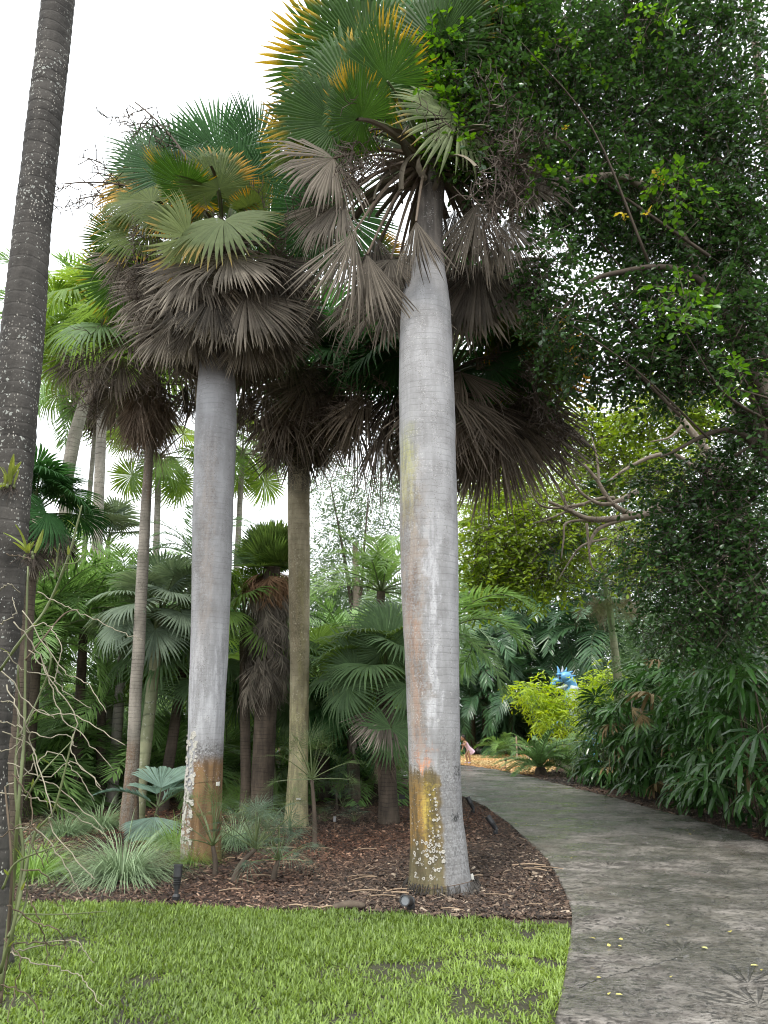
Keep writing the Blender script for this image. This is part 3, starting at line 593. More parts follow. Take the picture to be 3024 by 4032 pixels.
def blade(root, C, rows, nm, pet=None):
    """fronds measured one by one: (family, hub px, hub py, hub dY, mid-tip px, mid-tip py, tip dY, roll); the petiole is a sub-part"""
    for i, (fk, hx, hy, hd, tx, ty, td, roll) in enumerate(rows):
        h = P(hx, hy, C.y + hd); t = P(tx, ty, C.y + td); x = (t - h); R = x.length; x.normalize()
        view = (Vector((0, 0, CAMZ)) - h).normalized(); z = (view - x * view.dot(x)).normalized(); y = z.cross(x)
        M = Matrix.Translation(h) @ Matrix((x, y, z)).transposed().to_4x4() @ Matrix.Rotation(roll, 4, 'X') @ Matrix.Scale(R, 4)
        f = FM[fk]; o = put(nm, f[i % len(f)], root, M)
        dd = h - C; mid = C + dd * .55 + Vector((0, 0, .10 * dd.length)); pts = [M.inverted() @ q for q in smooth_path([C + dd * .03, mid, h], 4)]
        b = B(); b.tube(pts, np.array(lerp_r([.045, .022, .014], len(pts))) / R, 5, [.1, .5, 1.]); sub('petiole', b.mesh('petiole', pet or (m_pet_d if 'dead' in nm else m_pet_g)), o)
FM = {}
def fam(key, n, mat, pm, bj=6, **kw):
    FM[key] = [fan_mesh(key, [mat, pm], 100 + hash_(key) + i, **{**kw, 'bend': kw['bend'] + (i - n / 2) * bj}) for i in range(n)]
def hash_(s): return sum(ord(c) * (i + 3) for i, c in enumerate(s)) % 9973
fam('silver_young', 3, m_fan_g, m_pet_g, nseg=64, spread=135, L=1.0, R=1.15, join=.62, bend=5, costa=10, cup=-.05, fold=.25, droop=.02, petarc=8)
fam('silver_yellow', 4, m_fan_y, m_pet_g, nseg=66, spread=148, L=1.0, R=1.12, join=.66, bend=15, costa=18, cup=.05, fold=.12, droop=.05, petarc=14)
fam('silver_olive', 4, m_fan_o, m_pet_g, nseg=60, spread=150, L=1.0, R=1.08, join=.62, bend=28, costa=30, cup=.12, fold=.1, droop=.08, petarc=16)
fam('silver_pale', 3, m_fan_s, m_pet_g, nseg=54, spread=152, L=1.0, R=1.0, join=.6, bend=55, costa=25, cup=.1, fold=-.05, droop=.1, petarc=18, drop=.03)
DEAD = dict(nseg=50, L=1.0, R=1.1, join=.68, pleat=.55, fold=-.10, jit=.09, hang=.05, drop=.06, petarc=20, side=.85, cup=-.02, droop=.03, costa=8)
fam('dead_high', 4, m_fan_d, m_pet_d, **DEAD, spread=95, bend=52)
fam('dead_mid', 4, m_fan_d, m_pet_d, **DEAD, spread=88, bend=32)
fam('dead_low', 4, m_fan_d, m_pet_d, **DEAD, spread=75, bend=12, bj=4)
DBR = {**DEAD, 'nseg': 46, 'join': .6, 'jit': .1, 'hang': .08, 'drop': .1, 'fold': -.2}
fam('brown_high', 3, m_fan_db, m_pet_d, **DBR, spread=85, bend=55)
fam('brown_mid', 3, m_fan_db, m_pet_d, **DBR, spread=75, bend=32)
fam('brown_low', 3, m_fan_db, m_pet_d, **DBR, spread=60, bend=10, bj=4)
BL = dict(L=0, R=1.0, petarc=0)
fam('b_yel', 3, m_fan_y, m_pet_g, **BL, nseg=68, spread=146, join=.68, bend=-8, costa=14, cup=.06, fold=.1, droop=.05)
fam('b_oli', 3, m_fan_o, m_pet_g, **BL, nseg=60, spread=140, join=.64, bend=-8, costa=22, cup=.16, fold=.12, droop=.07)
fam('b_sil', 3, m_fan_s, m_pet_g, **BL, nseg=54, spread=152, join=.62, bend=-8, costa=18, cup=.1, fold=.05, droop=.08, drop=.03)
fam('b_grn', 3, m_fan_g, m_pet_g, **BL, nseg=66, spread=142, join=.6, bend=-8, costa=12, cup=.02, fold=.15, droop=.04)
fam('b_dw', 4, m_fan_d, m_pet_d, **BL, nseg=52, spread=92, join=.70, pleat=0.50, bend=-8, costa=14, cup=.04, fold=-.1, droop=.06, hang=.06, drop=.06, jit=.08, side=.85)
fam('b_dm', 4, m_fan_d, m_pet_d, **BL, nseg=46, spread=44, join=.70, pleat=0.55, bend=-8, costa=12, cup=.04, fold=-.2, droop=.05, hang=.06, drop=.06, jit=.1, side=.88)
fam('b_dn', 4, m_fan_d, m_pet_d, **BL, nseg=36, spread=34, join=.7, bend=-6, costa=10, cup=.03, fold=-.35, droop=.05, hang=.09, drop=.1, jit=.12, side=.9, pleat=.5)
fam('b_bm', 3, m_fan_db, m_pet_d, **BL, nseg=44, spread=62, join=.6, pleat=.5, bend=-8, costa=14, cup=.05, fold=-.25, droop=.12, hang=.1, drop=.1, jit=.12, side=.88)
fam('b_bn', 3, m_fan_db, m_pet_d, **BL, nseg=34, spread=32, join=.45, bend=-6, costa=10, cup=.03, fold=-.4, droop=.1, hang=.12, drop=.1, jit=.14, side=.9, pleat=.5)
panic = [panicle_mesh('flower_stalk', m_wire, 40 + i, L=1.7, arch=[150, 120, 165][i], nlat=13, nsub=14, sl=.11, a0=35, r=.016, spread=.42) for i in range(3)]
panic_up = [panicle_mesh('flower_stalk', m_wire, 50 + i, L=1.8, arch=35 + 30 * i, nlat=9, nsub=8, sl=.07, a0=15, r=.016, spread=.26) for i in range(2)]
m_stub = mat_leaf('old_leaf_base', (.10, .085, .065), (.20, .175, .13), None, trans=0, rough=.8, spec=.2, var=.5)
def stub_mesh(seed, L=1.1, w=.05, arch=70):
    rs = np.random.RandomState(seed); s = np.linspace(0, 1, 10); ph = R_(20) - R_(arch) * s ** 1.2; x = np.r_[0, np.cumsum(np.cos(ph[:-1]))] * L / 9; z = np.r_[0, np.cumsum(np.sin(ph[:-1]))] * L / 9; ww = w * (1.15 - .45 * s)
    b = B(); rows = [np.stack([x, ww, z], -1), np.stack([x, ww * .4, z - .014], -1), np.stack([x, -ww * .4, z - .014], -1), np.stack([x, -ww, z], -1), np.stack([x, 0 * x, z + .012], -1)]
    i = np.arange(9); Q = np.concatenate([np.stack([a * 10 + i, c * 10 + i, c * 10 + i + 1, a * 10 + i + 1], -1) for a, c in ((0, 1), (1, 2), (2, 3), (3, 4), (4, 0))])
    return b.add(np.concatenate(rows), None, Q, [.5, rs.rand(), 0]).mesh('old_leaf_base', m_stub)
stubs = [stub_mesh(i, [1.15, .9, .65, 1.3][i], [.052, .045, .05, .04][i], [70, 95, 110, 55][i]) for i in range(4)]

# palm 1: the tall silver palm
Y1 = 7.9
rows1 = [(1607, 1868, 3492), (1612, 1850, 3440), (1614, 1838, 3330), (1613, 1823, 3216), (1610, 1815, 3050), (1608, 1812, 2900), (1598, 1808, 2680), (1588, 1806, 2500), (1580, 1804, 2300), (1574, 1802, 2050), (1573, 1798, 1850), (1571, 1789, 1550), (1574, 1780, 1340), (1580, 1774, 1220), (1592, 1762, 1130), (1612, 1752, 1060), (1628, 1742, 960), (1640, 1744, 850), (1655, 1752, 740), (1668, 1758, 640), (1680, 1762, 560)]
pr1 = trunk_px(rows1, Y1)
OC = (.30, .165, .035)
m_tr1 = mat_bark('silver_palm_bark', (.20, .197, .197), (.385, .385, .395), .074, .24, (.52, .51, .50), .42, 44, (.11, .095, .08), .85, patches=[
    (-1.3, -.55, 3.7, 4.7, (.36, .37, .10), .25, .25, .55, .9), (-1.5, -.25, 1.3, 4.2, (.22, .17, .13), .3, .6, .62, 1.2), (-.95, -.5, 1.3, 3.1, (.24, .13, .08), .2, .4, .45, 1.4), (-.2, .25, 1.6, 3.6, (.44, .44, .46), .12, .4, .6, 1.5),
    (-.75, -.25, 1.14, 1.36, (.5, .19, .07), .2, .08, .7, 1.2), (.02, 1.9, -.2, 1.5, (.13, .125, .12), .05, .5, .72, .2), (-1.9, .12, -.1, 1.12, (.12, .09, .045), .07, .07, .95, .5), (-1.6, -.32, .34, 1.0, (.24, .14, .04), .2, .12, .85, .8), (-.55, -.08, .5, .98, (.40, .31, .07), .14, .12, .75, .8),  # wide grey patch low on the right: shade of that side painted into the bark
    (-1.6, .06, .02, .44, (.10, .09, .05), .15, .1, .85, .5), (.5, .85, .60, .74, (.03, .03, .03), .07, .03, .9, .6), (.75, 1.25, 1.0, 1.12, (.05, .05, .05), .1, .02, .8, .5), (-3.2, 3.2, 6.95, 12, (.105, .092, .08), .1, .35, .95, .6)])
c1 = pr1[0]
palm1 = thing('silver_palm', (c1[0], c1[1], 0), 'tall thick silver-grey palm beside the path, ochre stain at its foot', 'palm tree', 'silver-trunked fan palms')
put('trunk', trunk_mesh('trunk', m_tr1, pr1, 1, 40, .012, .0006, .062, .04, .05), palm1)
rs = np.random.RandomState(77)
ringm = mat_simple('white_ring_lichen', (.43, .41, .37), .9, .2, .2, 60); rb = B()                       # crusty white rings low on the ochre side
def on_trunk(prof, th, z, lift=.0):
    pa = np.array(prof); cx, cy_, r = (np.interp(z, pa[:, 2], pa[:, q]) for q in (0, 1, 3)); r += lift
    return Vector((cx + r * math.sin(th), cy_ - r * math.cos(th), z)), Vector((math.sin(th), -math.cos(th), 0))
def lichen_rings(prof, n, th, z, rr, name, root, seed, disc=.3):
    rs = np.random.RandomState(seed); b = B()
    for _ in range(n):
        t = rs.uniform(*th); zz = z[0] + (z[1] - z[0]) * rs.rand() ** 1.3; r = rs.uniform(*rr); q, nn = on_trunk(prof, t, zz, .003); tx = Vector((math.cos(t), math.sin(t), 0)); m = 11
        w = rs.uniform(.75, 1.2, m); ri = 0 if rs.rand() < disc else rs.uniform(.3, .55); V = []
        for k in range(m):
            a = 2 * math.pi * k / m
            for f, l in ((ri, .002), (.8, .005), (1, 0)): rr_ = r * f * (w[k] if f == 1 else 1 + (w[k] - 1) * .5); V.append(q + tx * (rr_ * math.cos(a)) + Vector((0, 0, rr_ * math.sin(a))) + nn * (l - rr_ ** 2 * math.cos(a) ** 2 * 1.6))
        Q = [[k * 3 + f, ((k + 1) % m) * 3 + f, ((k + 1) % m) * 3 + f + 1, k * 3 + f + 1] for k in range(m) for f in (0, 1)]
        b.add([tuple(v) for v in V], None, Q)
    put(name, b.mesh(name, ringm), root, kind='stuff')
lichen_rings(pr1, 48, (-1.05, .12), (.14, .5), (.008, .02), 'lichen_crust', palm1, 4, .25); lichen_rings(pr1, 60, (-.35, .1), (.3, .95), (.005, .014), 'lichen_crust', palm1, 5, .9)
rootm = mat_simple('root_fringe', (.06, .055, .05), .95, .2, .4, 30); b = B(); rs = np.random.RandomState(3); P0, P1 = [], []
for _ in range(260):
    a = rs.uniform(0, 6.283); r = .335 * (1 + .06 * rs.normal()); z = rs.uniform(.02, .11); p = np.array([c1[0] + r * np.sin(a), c1[1] - r * np.cos(a), z]); q = p + np.array([np.sin(a) * .06, -np.cos(a) * .06, -z - .01]) * rs.uniform(.6, 1.2) + rs.normal(0, .012, 3); P0.append(p); P1.append(q)
b.sticks(P0, P1, .006, .003); b.lathe([(.325, -.02), (.315, .02), (.30, .05), (.27, .06)], 26, M=Matrix.Translation((c1[0], c1[1], 0))); put('root_collar', b.mesh('root_collar', rootm), palm1)
C1 = P(1690, 620, Y1)
blade(palm1, C1, [
    ('b_yel', 1526, 318, -.75, 1390, 110, -.85, -.55), ('b_yel', 1426, 464, -.8, 1285, 320, -.85, -.7), ('b_yel', 1386, 371, -.3, 1120, 215, -.2, .55), ('b_yel', 1353, 265, .5, 1050, 150, .5, .1), ('b_yel', 1440, 225, .2, 1400, -110, -.1, .2), ('b_yel', 1725, 172, -.5, 1630, -90, -.6, -.2),
    ('b_yel', 1327, 490, -.2, 1030, 500, -.3, .7), ('b_sil', 1800, 470, -.55, 1620, 590, -.8, .5), ('b_grn', 1600, 200, .7, 1560, -120, .8, 0), ('b_grn', 1690, 400, .7, 1700, 130, .8, 0), ('b_oli', 1580, 500, .9, 1450, 400, 1.0, .3), ('b_grn', 1770, 520, .8, 1900, 420, .9, 0), ('b_grn', 1800, 260, .5, 1900, 0, .5, 0), ('b_yel', 1850, 330, -.1, 2050, 150, -.1, .2), ('b_oli', 1900, 480, .3, 2150, 430, .3, .2),
    ('b_grn', 1330, 640, .9, 1060, 620, 1.1, .3), ('b_oli', 1250, 560, .8, 1010, 640, .9, .1), ('b_grn', 1280, 930, 1.1, 1090, 970, 1.2, .1), ('b_grn', 1330, 840, 1.2, 1180, 1120, 1.3, .1), ('b_oli', 1480, 1000, 1.3, 1560, 1120, 1.4, 0), ('b_grn', 2030, 640, 1.0, 2250, 640, 1.1, 0)], 'frond')
blade(palm1, C1, [
    ('b_dw', 1313, 623, -.45, 1085, 745, -.55, .75), ('b_dm', 1353, 782, -.35, 1240, 1000, -.4, .9), ('b_dn', 1393, 915, -.55, 1313, 1190, -.6, -.2), ('b_dn', 1446, 1001, -.4, 1455, 1262, -.45, .3), ('b_dw', 1539, 1021, -.1, 1539, 1165, -.15, 0), ('b_dn', 1638, 872, -.55, 1655, 1080, -.5, .2), ('b_dm', 1300, 800, .5, 1180, 960, .5, .3),
    ('b_dm', 1884, 795, -.2, 1868, 1070, -.2, 0), ('b_dw', 2016, 690, -.1, 2090, 900, -.1, -.3), ('b_dm', 1990, 862, -.1, 2050, 1080, -.1, .3), ('b_dw', 1884, 1040, .5, 1925, 1330, .5, 0), ('b_dw', 1790, 1070, .65, 1835, 1370, .6, 0), ('b_dw', 1545, 1150, .6, 1555, 1420, .6, 0), ('b_dm', 1440, 1080, .7, 1450, 1330, .7, .2), ('b_dm', 1960, 960, .6, 2010, 1260, .6, 0), ('b_dw', 1660, 1010, 1.0, 1640, 1300, 1.0, 0), ('b_dm', 1790, 830, .2, 1800, 1120, .2, 0), ('b_dn', 1480, 930, .2, 1500, 1140, .2, 0)], 'dead_frond')
rs = np.random.RandomState(9)
for i in range(46):
    az = R_(-165 + i * 7.2 + rs.normal(0, 6)); az += .45 * (1 if az >= 0 else -1) * (abs(az) < .4); el = R_(rs.uniform(-45, 18)) if abs(az) > .5 else R_(rs.uniform(-60, -32)); put('old_leaf_base', stubs[i % 4], palm1, orient(dirv(az, el), rs.normal(0, .3), C1 + Vector((0, 0, rs.uniform(-.35, .1))), rs.uniform(.85, 1.25)))
for az, el, i in ((R_(70), -20, 0), (R_(40), -30, 1), (R_(-60), 0, 2), (R_(95), -35, 2), (R_(-90), -10, 1), (R_(55), -5, 0), (R_(-120), 10, 0)):
    put('flower_stalk', panic[i], palm1, orient(dirv(az, R_(el)), 0, C1, 1.15))
# palm 2: the other silver palm
Y2 = 9.4
rows2 = [(706, 872, 3392), (712, 870, 3350), (720, 871, 3250), (730, 873, 3100), (740, 880, 2900), (744, 889, 2700), (750, 896, 2600), (756, 908, 2300), (760, 917, 2000), (768, 930, 1700), (776, 930, 1560), (787, 922, 1440), (797, 914, 1360), (815, 905, 1280), (830, 900, 1150), (838, 900, 1000)]
pr2 = trunk_px(rows2, Y2); BR = (.16, .092, .04)
m_tr2 = mat_bark('pale_silver_palm_bark', (.22, .216, .22), (.39, .39, .405), .07, .22, (.5, .49, .49), .36, 48, (.11, .09, .075), .85, patches=[
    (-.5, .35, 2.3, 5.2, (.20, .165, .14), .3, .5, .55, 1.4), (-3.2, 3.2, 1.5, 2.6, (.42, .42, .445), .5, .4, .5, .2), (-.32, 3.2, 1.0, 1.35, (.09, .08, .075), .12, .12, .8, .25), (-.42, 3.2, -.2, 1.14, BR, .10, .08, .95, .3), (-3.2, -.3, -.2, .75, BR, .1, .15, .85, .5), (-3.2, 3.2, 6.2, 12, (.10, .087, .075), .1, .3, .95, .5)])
palm2 = thing('silver_palm', (pr2[0][0], pr2[0][1], 0), 'silver-grey palm with brown lower trunk behind the big grass clump', 'palm tree', 'silver-trunked fan palms')
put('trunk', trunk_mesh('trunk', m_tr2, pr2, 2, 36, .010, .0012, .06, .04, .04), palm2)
lichen_rings(pr2, 190, (-1.45, -.25), (.22, 1.45), (.008, .028), 'lichen_crust', palm2, 6, .95)
C2 = P(868, 990, Y2)
blade(palm2, C2, [
    ('b_oli', 863, 743, -.75, 845, 560, -.8, .1), ('b_yel', 735, 732, -.7, 560, 640, -.75, -1.0), ('b_grn', 717, 676, .3, 520, 470, .3, .6), ('b_grn', 863, 610, .5, 850, 400, .5, 0), ('b_grn', 1000, 600, .6, 1040, 400, .6, .6), ('b_oli', 597, 795, -.1, 345, 755, -.15, 1.05), ('b_oli', 590, 915, -.1, 345, 930, -.2, .95), ('b_oli', 640, 740, .4, 420, 620, .5, .7),
    ('b_sil', 883, 868, -1.05, 875, 985, -1.55, .35), ('b_sil', 739, 930, -1.0, 590, 1045, -1.2, -.6), ('b_yel', 491, 955, .3, 345, 1045, .2, .2), ('b_yel', 505, 1087, .5, 400, 1262, .5, .1), ('b_oli', 982, 822, -.5, 1080, 720, -.6, 1.0), ('b_grn', 1070, 760, .3, 1200, 600, .3, 0), ('b_grn', 1060, 900, .2, 1240, 830, .2, .2), ('b_grn', 600, 700, .7, 470, 580, .8, 0), ('b_oli', 1080, 960, .5, 1260, 1010, .5, .2), ('b_oli', 800, 760, -.3, 700, 600, -.3, -.2), ('b_grn', 940, 720, 0, 980, 540, 0, .2), ('b_grn', 850, 800, .5, 860, 640, .6, 0), ('b_oli', 930, 830, .4, 1000, 690, .5, .3), ('b_grn', 790, 840, .5, 690, 760, .6, .3), ('b_oli', 860, 900, .6, 860, 1060, .7, .2), ('b_grn', 980, 920, .5, 1080, 1020, .6, 0), ('b_grn', 740, 900, .5, 640, 980, .6, 0), ('b_oli', 680, 860, -.6, 500, 850, -.8, 1.1)], 'frond')
blade(palm2, C2, [
    ('b_dw', 902, 1005, -1.0, 918, 1185, -1.25, .1), ('b_dw', 1035, 1021, -.65, 1095, 1200, -.85, -.2), ('b_dw', 783, 1040, -.95, 752, 1225, -1.15, .15), ('b_dm', 650, 1010, -.6, 560, 1150, -.75, .3), ('b_dm', 500, 1000, -.1, 385, 1110, -.2, .3), ('b_dw', 1120, 1040, -.1, 1200, 1180, -.15, -.2), ('b_dm', 560, 1040, .2, 480, 1200, .2, .3),
    ('b_dw', 905, 1150, -.85, 905, 1362, -1.0, 0), ('b_dw', 757, 1160, -.8, 725, 1335, -.9, .1), ('b_dw', 1040, 1180, -.6, 1075, 1372, -.7, -.1), ('b_dw', 624, 1140, -.3, 565, 1310, -.4, .2), ('b_dm', 1130, 1150, 0, 1190, 1330, 0, -.1), ('b_dm', 840, 1160, -.9, 800, 1380, -1.0, .1), ('b_dw', 970, 1160, -.8, 990, 1380, -.9, 0),
    ('b_dw', 690, 1265, -.4, 660, 1450, -.5, .1), ('b_dw', 1061, 1290, -.3, 1090, 1465, -.3, -.1), ('b_dw', 597, 1260, .2, 565, 1400, .2, 0), ('b_dw', 1141, 1233, .3, 1175, 1380, .3, 0), ('b_dm', 970, 1300, -.4, 975, 1480, -.4, 0), ('b_dm', 760, 1280, -.6, 745, 1440, -.6, 0)], 'dead_frond')
rs = np.random.RandomState(12); BK = dict(azr=(2.0, 4.28), rollj=.15)
crown(palm2, C2, ring_specs(rs, FM['dead_high'], 8, -5, -22, .9, 1.0, 'dead_frond', **BK) + ring_specs(rs, FM['dead_mid'], 10, -28, -45, .95, 1.1, 'dead_frond', **BK) + ring_specs(rs, FM['dead_low'], 12, -50, -72, .95, 1.1, 'dead_frond', **BK) + ring_specs(rs, FM['dead_low'], 9, -60, -76, .85, .95, 'dead_frond', rollj=.15))
rs = np.random.RandomState(19)
for i in range(22): put('old_leaf_base', stubs[i % 4], palm2, orient(dirv(R_(-170 + i * 15.5 + rs.normal(0, 5)), R_(rs.uniform(-35, 25))), rs.normal(0, .3), C2 + Vector((0, 0, rs.uniform(-.3, .3))), rs.uniform(.7, .9)))
for az, el, i in ((R_(-100), -15, 0), (R_(-60), -25, 1), (R_(80), -10, 2), (R_(110), -25, 0), (R_(50), -20, 1), (R_(95), 5, 2)):
    put('flower_stalk', panic[i], palm2, orient(dirv(az, R_(el)), 0, C2, 1.1))
for px, py, dY, i in ((560, 520, .3, 0), (400, 690, .2, 1), (440, 740, .4, 1)):
    d, l = to_px(C2, px, py, dY); put('flower_stalk', panic_up[i], palm2, orient((d + Vector((0, 0, .15))).normalized(), 0, C2, l / 1.45))
# palm 3: the mossy palm
Y3 = 12.3
rows3 = [(1112, 1216, 3262), (1118, 1214, 3230), (1126, 1213, 3150), (1137, 1213, 3000), (1142, 1216, 2700), (1142, 1218, 2600), (1136, 1220, 2300), (1133, 1219, 2000), (1133, 1220, 1850), (1140, 1218, 1700), (1148, 1215, 1550)]
pr3 = trunk_px(rows3, Y3)
m_tr3 = mat_bark('mossy_palm_bark', (.16, .135, .085), (.40, .35, .24), .09, .25, (.50, .46, .34), .5, 30, (.05, .045, .03), .9, patches=[
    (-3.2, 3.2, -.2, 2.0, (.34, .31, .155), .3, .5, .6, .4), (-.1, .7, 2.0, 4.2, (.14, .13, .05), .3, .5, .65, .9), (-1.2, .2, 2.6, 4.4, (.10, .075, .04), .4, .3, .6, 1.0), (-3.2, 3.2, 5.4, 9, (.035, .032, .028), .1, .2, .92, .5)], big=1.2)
palm3 = thing('fan_palm', (pr3[0][0], pr3[0][1], 0), 'fan palm with mossy buff trunk between the two silver palms', 'palm tree')
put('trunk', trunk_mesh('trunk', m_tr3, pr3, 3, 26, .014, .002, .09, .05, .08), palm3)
C3 = P(1182, 1500, Y3)
fam('dark_fan', 4, m_fan_g, m_pet_g, nseg=50, spread=150, L=1.0, R=1.1, join=.55, bend=30, costa=25, cup=.12, fold=.1, droop=.15, petarc=15)
DK = FM['dark_fan']; rs = np.random.RandomState(14)
BH, BM, BLW = FM['brown_high'], FM['brown_mid'], FM['brown_low']
crown(palm3, C3, ring_specs(rs, DK, 18, 60, 0, 1.0, 1.2) + ring_specs(rs, BH, 3, -5, -20, .9, 1.0, 'dead_frond') + ring_specs(rs, BM, 8, -28, -50, .9, 1.05, 'dead_frond') + ring_specs(rs, BLW, 9, -60, -78, .9, 1.05, 'dead_frond'))
blade(palm3, C3, [('b_bm', 1165, 1600, -.4, 1180, 1850, -.4, 0), ('b_bm', 1090, 1590, -.3, 960, 1690, -.4, .2), ('b_bm', 1250, 1600, -.3, 1300, 1830, -.3, 0)], 'dead_frond')
for az, el, i in ((R_(60), -5, 0), (R_(100), 0, 1), (R_(30), -10, 2), (R_(-40), -10, 0)): put('flower_stalk', panic[i], palm3, orient(dirv(az, R_(el)), 0, C3, 1.3))
# palm behind the tall silver palm: only its crown shows
Yp = 11.2; bp = P(1738, 3290, Yp); Cp = P(1760, 1490, Yp)
palm_b = thing('fan_palm', (bp.x, Yp, 0), 'fan palm hidden behind the tall silver palm, shaggy brown dead fronds hanging', 'palm tree')
put('trunk', trunk_mesh('trunk', m_tr3, [(bp.x, Yp, -.05, .19), (bp.x, Yp, 3, .17), (Cp.x, Yp, Cp.z, .16)], 5, 18, .012, 0, .09, .1), palm_b)
rs = np.random.RandomState(21)
crown(palm_b, Cp, ring_specs(rs, DK + FM['silver_olive'][:1], 20, 62, -5, 1.1, 1.3) + ring_specs(rs, BM, 5, -34, -48, .85, 1.0, 'dead_frond') + ring_specs(rs, BLW, 10, -48, -66, 1.0, 1.15, 'dead_frond'))
blade(palm_b, Cp, [('b_bm', 1440, 1560, -.3, 1370, 1790, -.35, .2), ('b_bn', 1400, 1660, .1, 1360, 1940, .1, 0), ('b_bn', 1500, 1680, -.3, 1490, 2000, -.35, 0), ('b_bm', 1560, 1540, -.3, 1480, 1800, -.4, .2), ('b_bm', 1300, 1560, .2, 1260, 1740, .2, 0),
    ('b_bm', 1890, 1575, -.4, 1960, 1900, -.5, 0), ('b_bn', 1930, 1600, -.5, 1990, 1990, -.55, 0), ('b_bm', 1980, 1600, -.3, 2060, 1960, -.3, 0), ('b_bn', 1870, 1620, -.1, 1900, 1960, -.1, 0), ('b_bm', 2050, 1560, 0, 2140, 1850, 0, 0), ('b_bn', 2090, 1560, .1, 2200, 1880, .1, 0), ('b_bm', 1960, 1640, .3, 2010, 2010, .3, 0)], 'dead_frond')
blade(palm_b, Cp, [('b_grn', 1930, 1440, -.4, 1990, 1600, -.7, .2), ('b_oli', 2100, 1450, -.1, 2300, 1640, -.2, .1), ('b_oli', 2060, 1390, .3, 2330, 1480, .3, .2), ('b_grn', 1500, 1420, -.3, 1350, 1560, -.5, .2), ('b_grn', 1560, 1380, -.4, 1480, 1560, -.7, 0)], 'frond')
for az, el, i in ((R_(80), 5, 0), (R_(100), -5, 1), (R_(60), 0, 2), (R_(-70), 5, 0), (R_(-95), 0, 1), (R_(110), 10, 2), (R_(75), -15, 1)): put('flower_stalk', panic[i], palm_b, orient(dirv(az, R_(el)), 0, Cp, 1.5))
# palm 4: thin palm with a petticoat of dead leaves
Y4 = 11.8
rows4 = [(470, 548, 3276), (474, 546, 3200), (486, 544, 3100), (500, 550, 2950), (512, 558, 2700), (521, 568, 2600), (536, 581, 2300), (554, 594, 2000), (572, 604, 1780), (580, 608, 1600), (585, 610, 1450)]
pr4 = trunk_px(rows4, Y4)
m_tr4 = mat_bark('ringed_grey_bark', (.13, .12, .10), (.31, .28, .24), .055, .6, (.45, .42, .36), .35, 40, (.06, .05, .04), .6, patches=[(-3.2, 3.2, -.2, 1.25, (.15, .095, .06), .3, .12, .8, .3), (-3.2, 3.2, 5.1, 9, (.12, .085, .06), .1, .3, .8, .5)])
palm4 = thing('fan_palm', (pr4[0][0], pr4[0][1], 0), 'thin grey palm with brown petticoat of dead leaves high on its trunk', 'palm tree')
put('trunk', trunk_mesh('trunk', m_tr4, pr4, 4, 22, .015, .004, .055, .03, .1), palm4)
fam('skirt_strand', 4, m_skirt_l, m_pet_d, nseg=26, spread=30, L=.35, R=1.05, join=.35, bend=4, costa=4, cup=.02, fold=-.3, droop=.03, jit=.15, hang=.05, drop=.1, petarc=10, side=.9)
fam('mid_fan', 5, m_fan_m, m_pet_g, nseg=44, spread=150, L=1.0, R=1.0, join=.5, bend=28, costa=28, cup=.14, fold=.1, droop=.18, petarc=15)
fam('light_fan', 5, m_fan_l, m_pet_g, nseg=44, spread=150, L=1.0, R=.95, join=.5, bend=22, costa=28, cup=.14, fold=.1, droop=.2, petarc=15)
fam('blue_fan', 4, m_fan_b, m_pet_g, nseg=50, spread=152, L=1.0, R=1.0, join=.6, bend=22, costa=25, cup=.1, fold=.1, droop=.12, petarc=15)
MF, LF, BF, SS = FM['mid_fan'], FM['light_fan'], FM['blue_fan'], FM['skirt_strand']
rs = np.random.RandomState(31)
for i in range(64):
    z = 1380 + 190 * rs.rand(); q = P(594, z, Y4); put('dead_frond', SS[i % 4], palm4, orient(dirv(rs.uniform(-3.14, 3.14), R_(-79 + rs.normal(0, 4))), rs.normal(0, .3), q, rs.uniform(.85, 1.1) * (1.05 if z < 1500 else .9)))
C4 = P(600, 1370, Y4); crown(palm4, C4, ring_specs(rs, MF, 20, 70, -15, .95, 1.1) + ring_specs(rs, BM, 8, -25, -55, .8, .95, 'dead_frond'))
for az in (-40, 30, 80, -90, 120): put('flower_stalk', panic[rs.randint(3)], palm4, orient(dirv(R_(az), R_(-20)), 0, C4, 1.2))
# dark spotted trunk at the left edge of the view
Y0 = 5.5
rows0 = [(-95, 60, 3900), (-70, 25, 3000), (-68, 45, 2800), (-60, 66, 2600), (-52, 94, 2300), (-42, 112, 2000), (-27, 138, 1700), (7, 166, 1340), (61, 194, 900), (97, 224, 600), (134, 257, 300), (167, 290, 0), (205, 320, -320), (245, 350, -700)]
pr0 = trunk_px(rows0, Y0)
m_tr0 = mat_bark('dark_spotted_bark', (.018, .0165, .015), (.085, .078, .07), .115, .34, (.34, .35, .32), .85, 30, (.36, .34, .30), .95, streak=.25, bumpd=.012)
palm0 = thing('palm_tree', (pr0[0][0], Y0, 0), 'dark ringed trunk speckled with pale lichen at the left edge', 'palm tree')
put('trunk', trunk_mesh('trunk', m_tr0, pr0, 6, 30, .02, .006, .115, .03), palm0)
pf = [pinn_mesh('frond', [m_pin_g, m_pet_g], 60 + i, L=2.6, npair=50, ll=.62, lw=.02, arch=75 + 12 * i, droop=.5, plumose=.3) for i in range(3)]
rs = np.random.RandomState(61); C0 = Vector((pr0[-1][0], pr0[-1][1], pr0[-1][2])); crown(palm0, C0 + Vector((0, 0, .25)), ring_specs(rs, pf, 13, 80, 38, .85, 1.0))
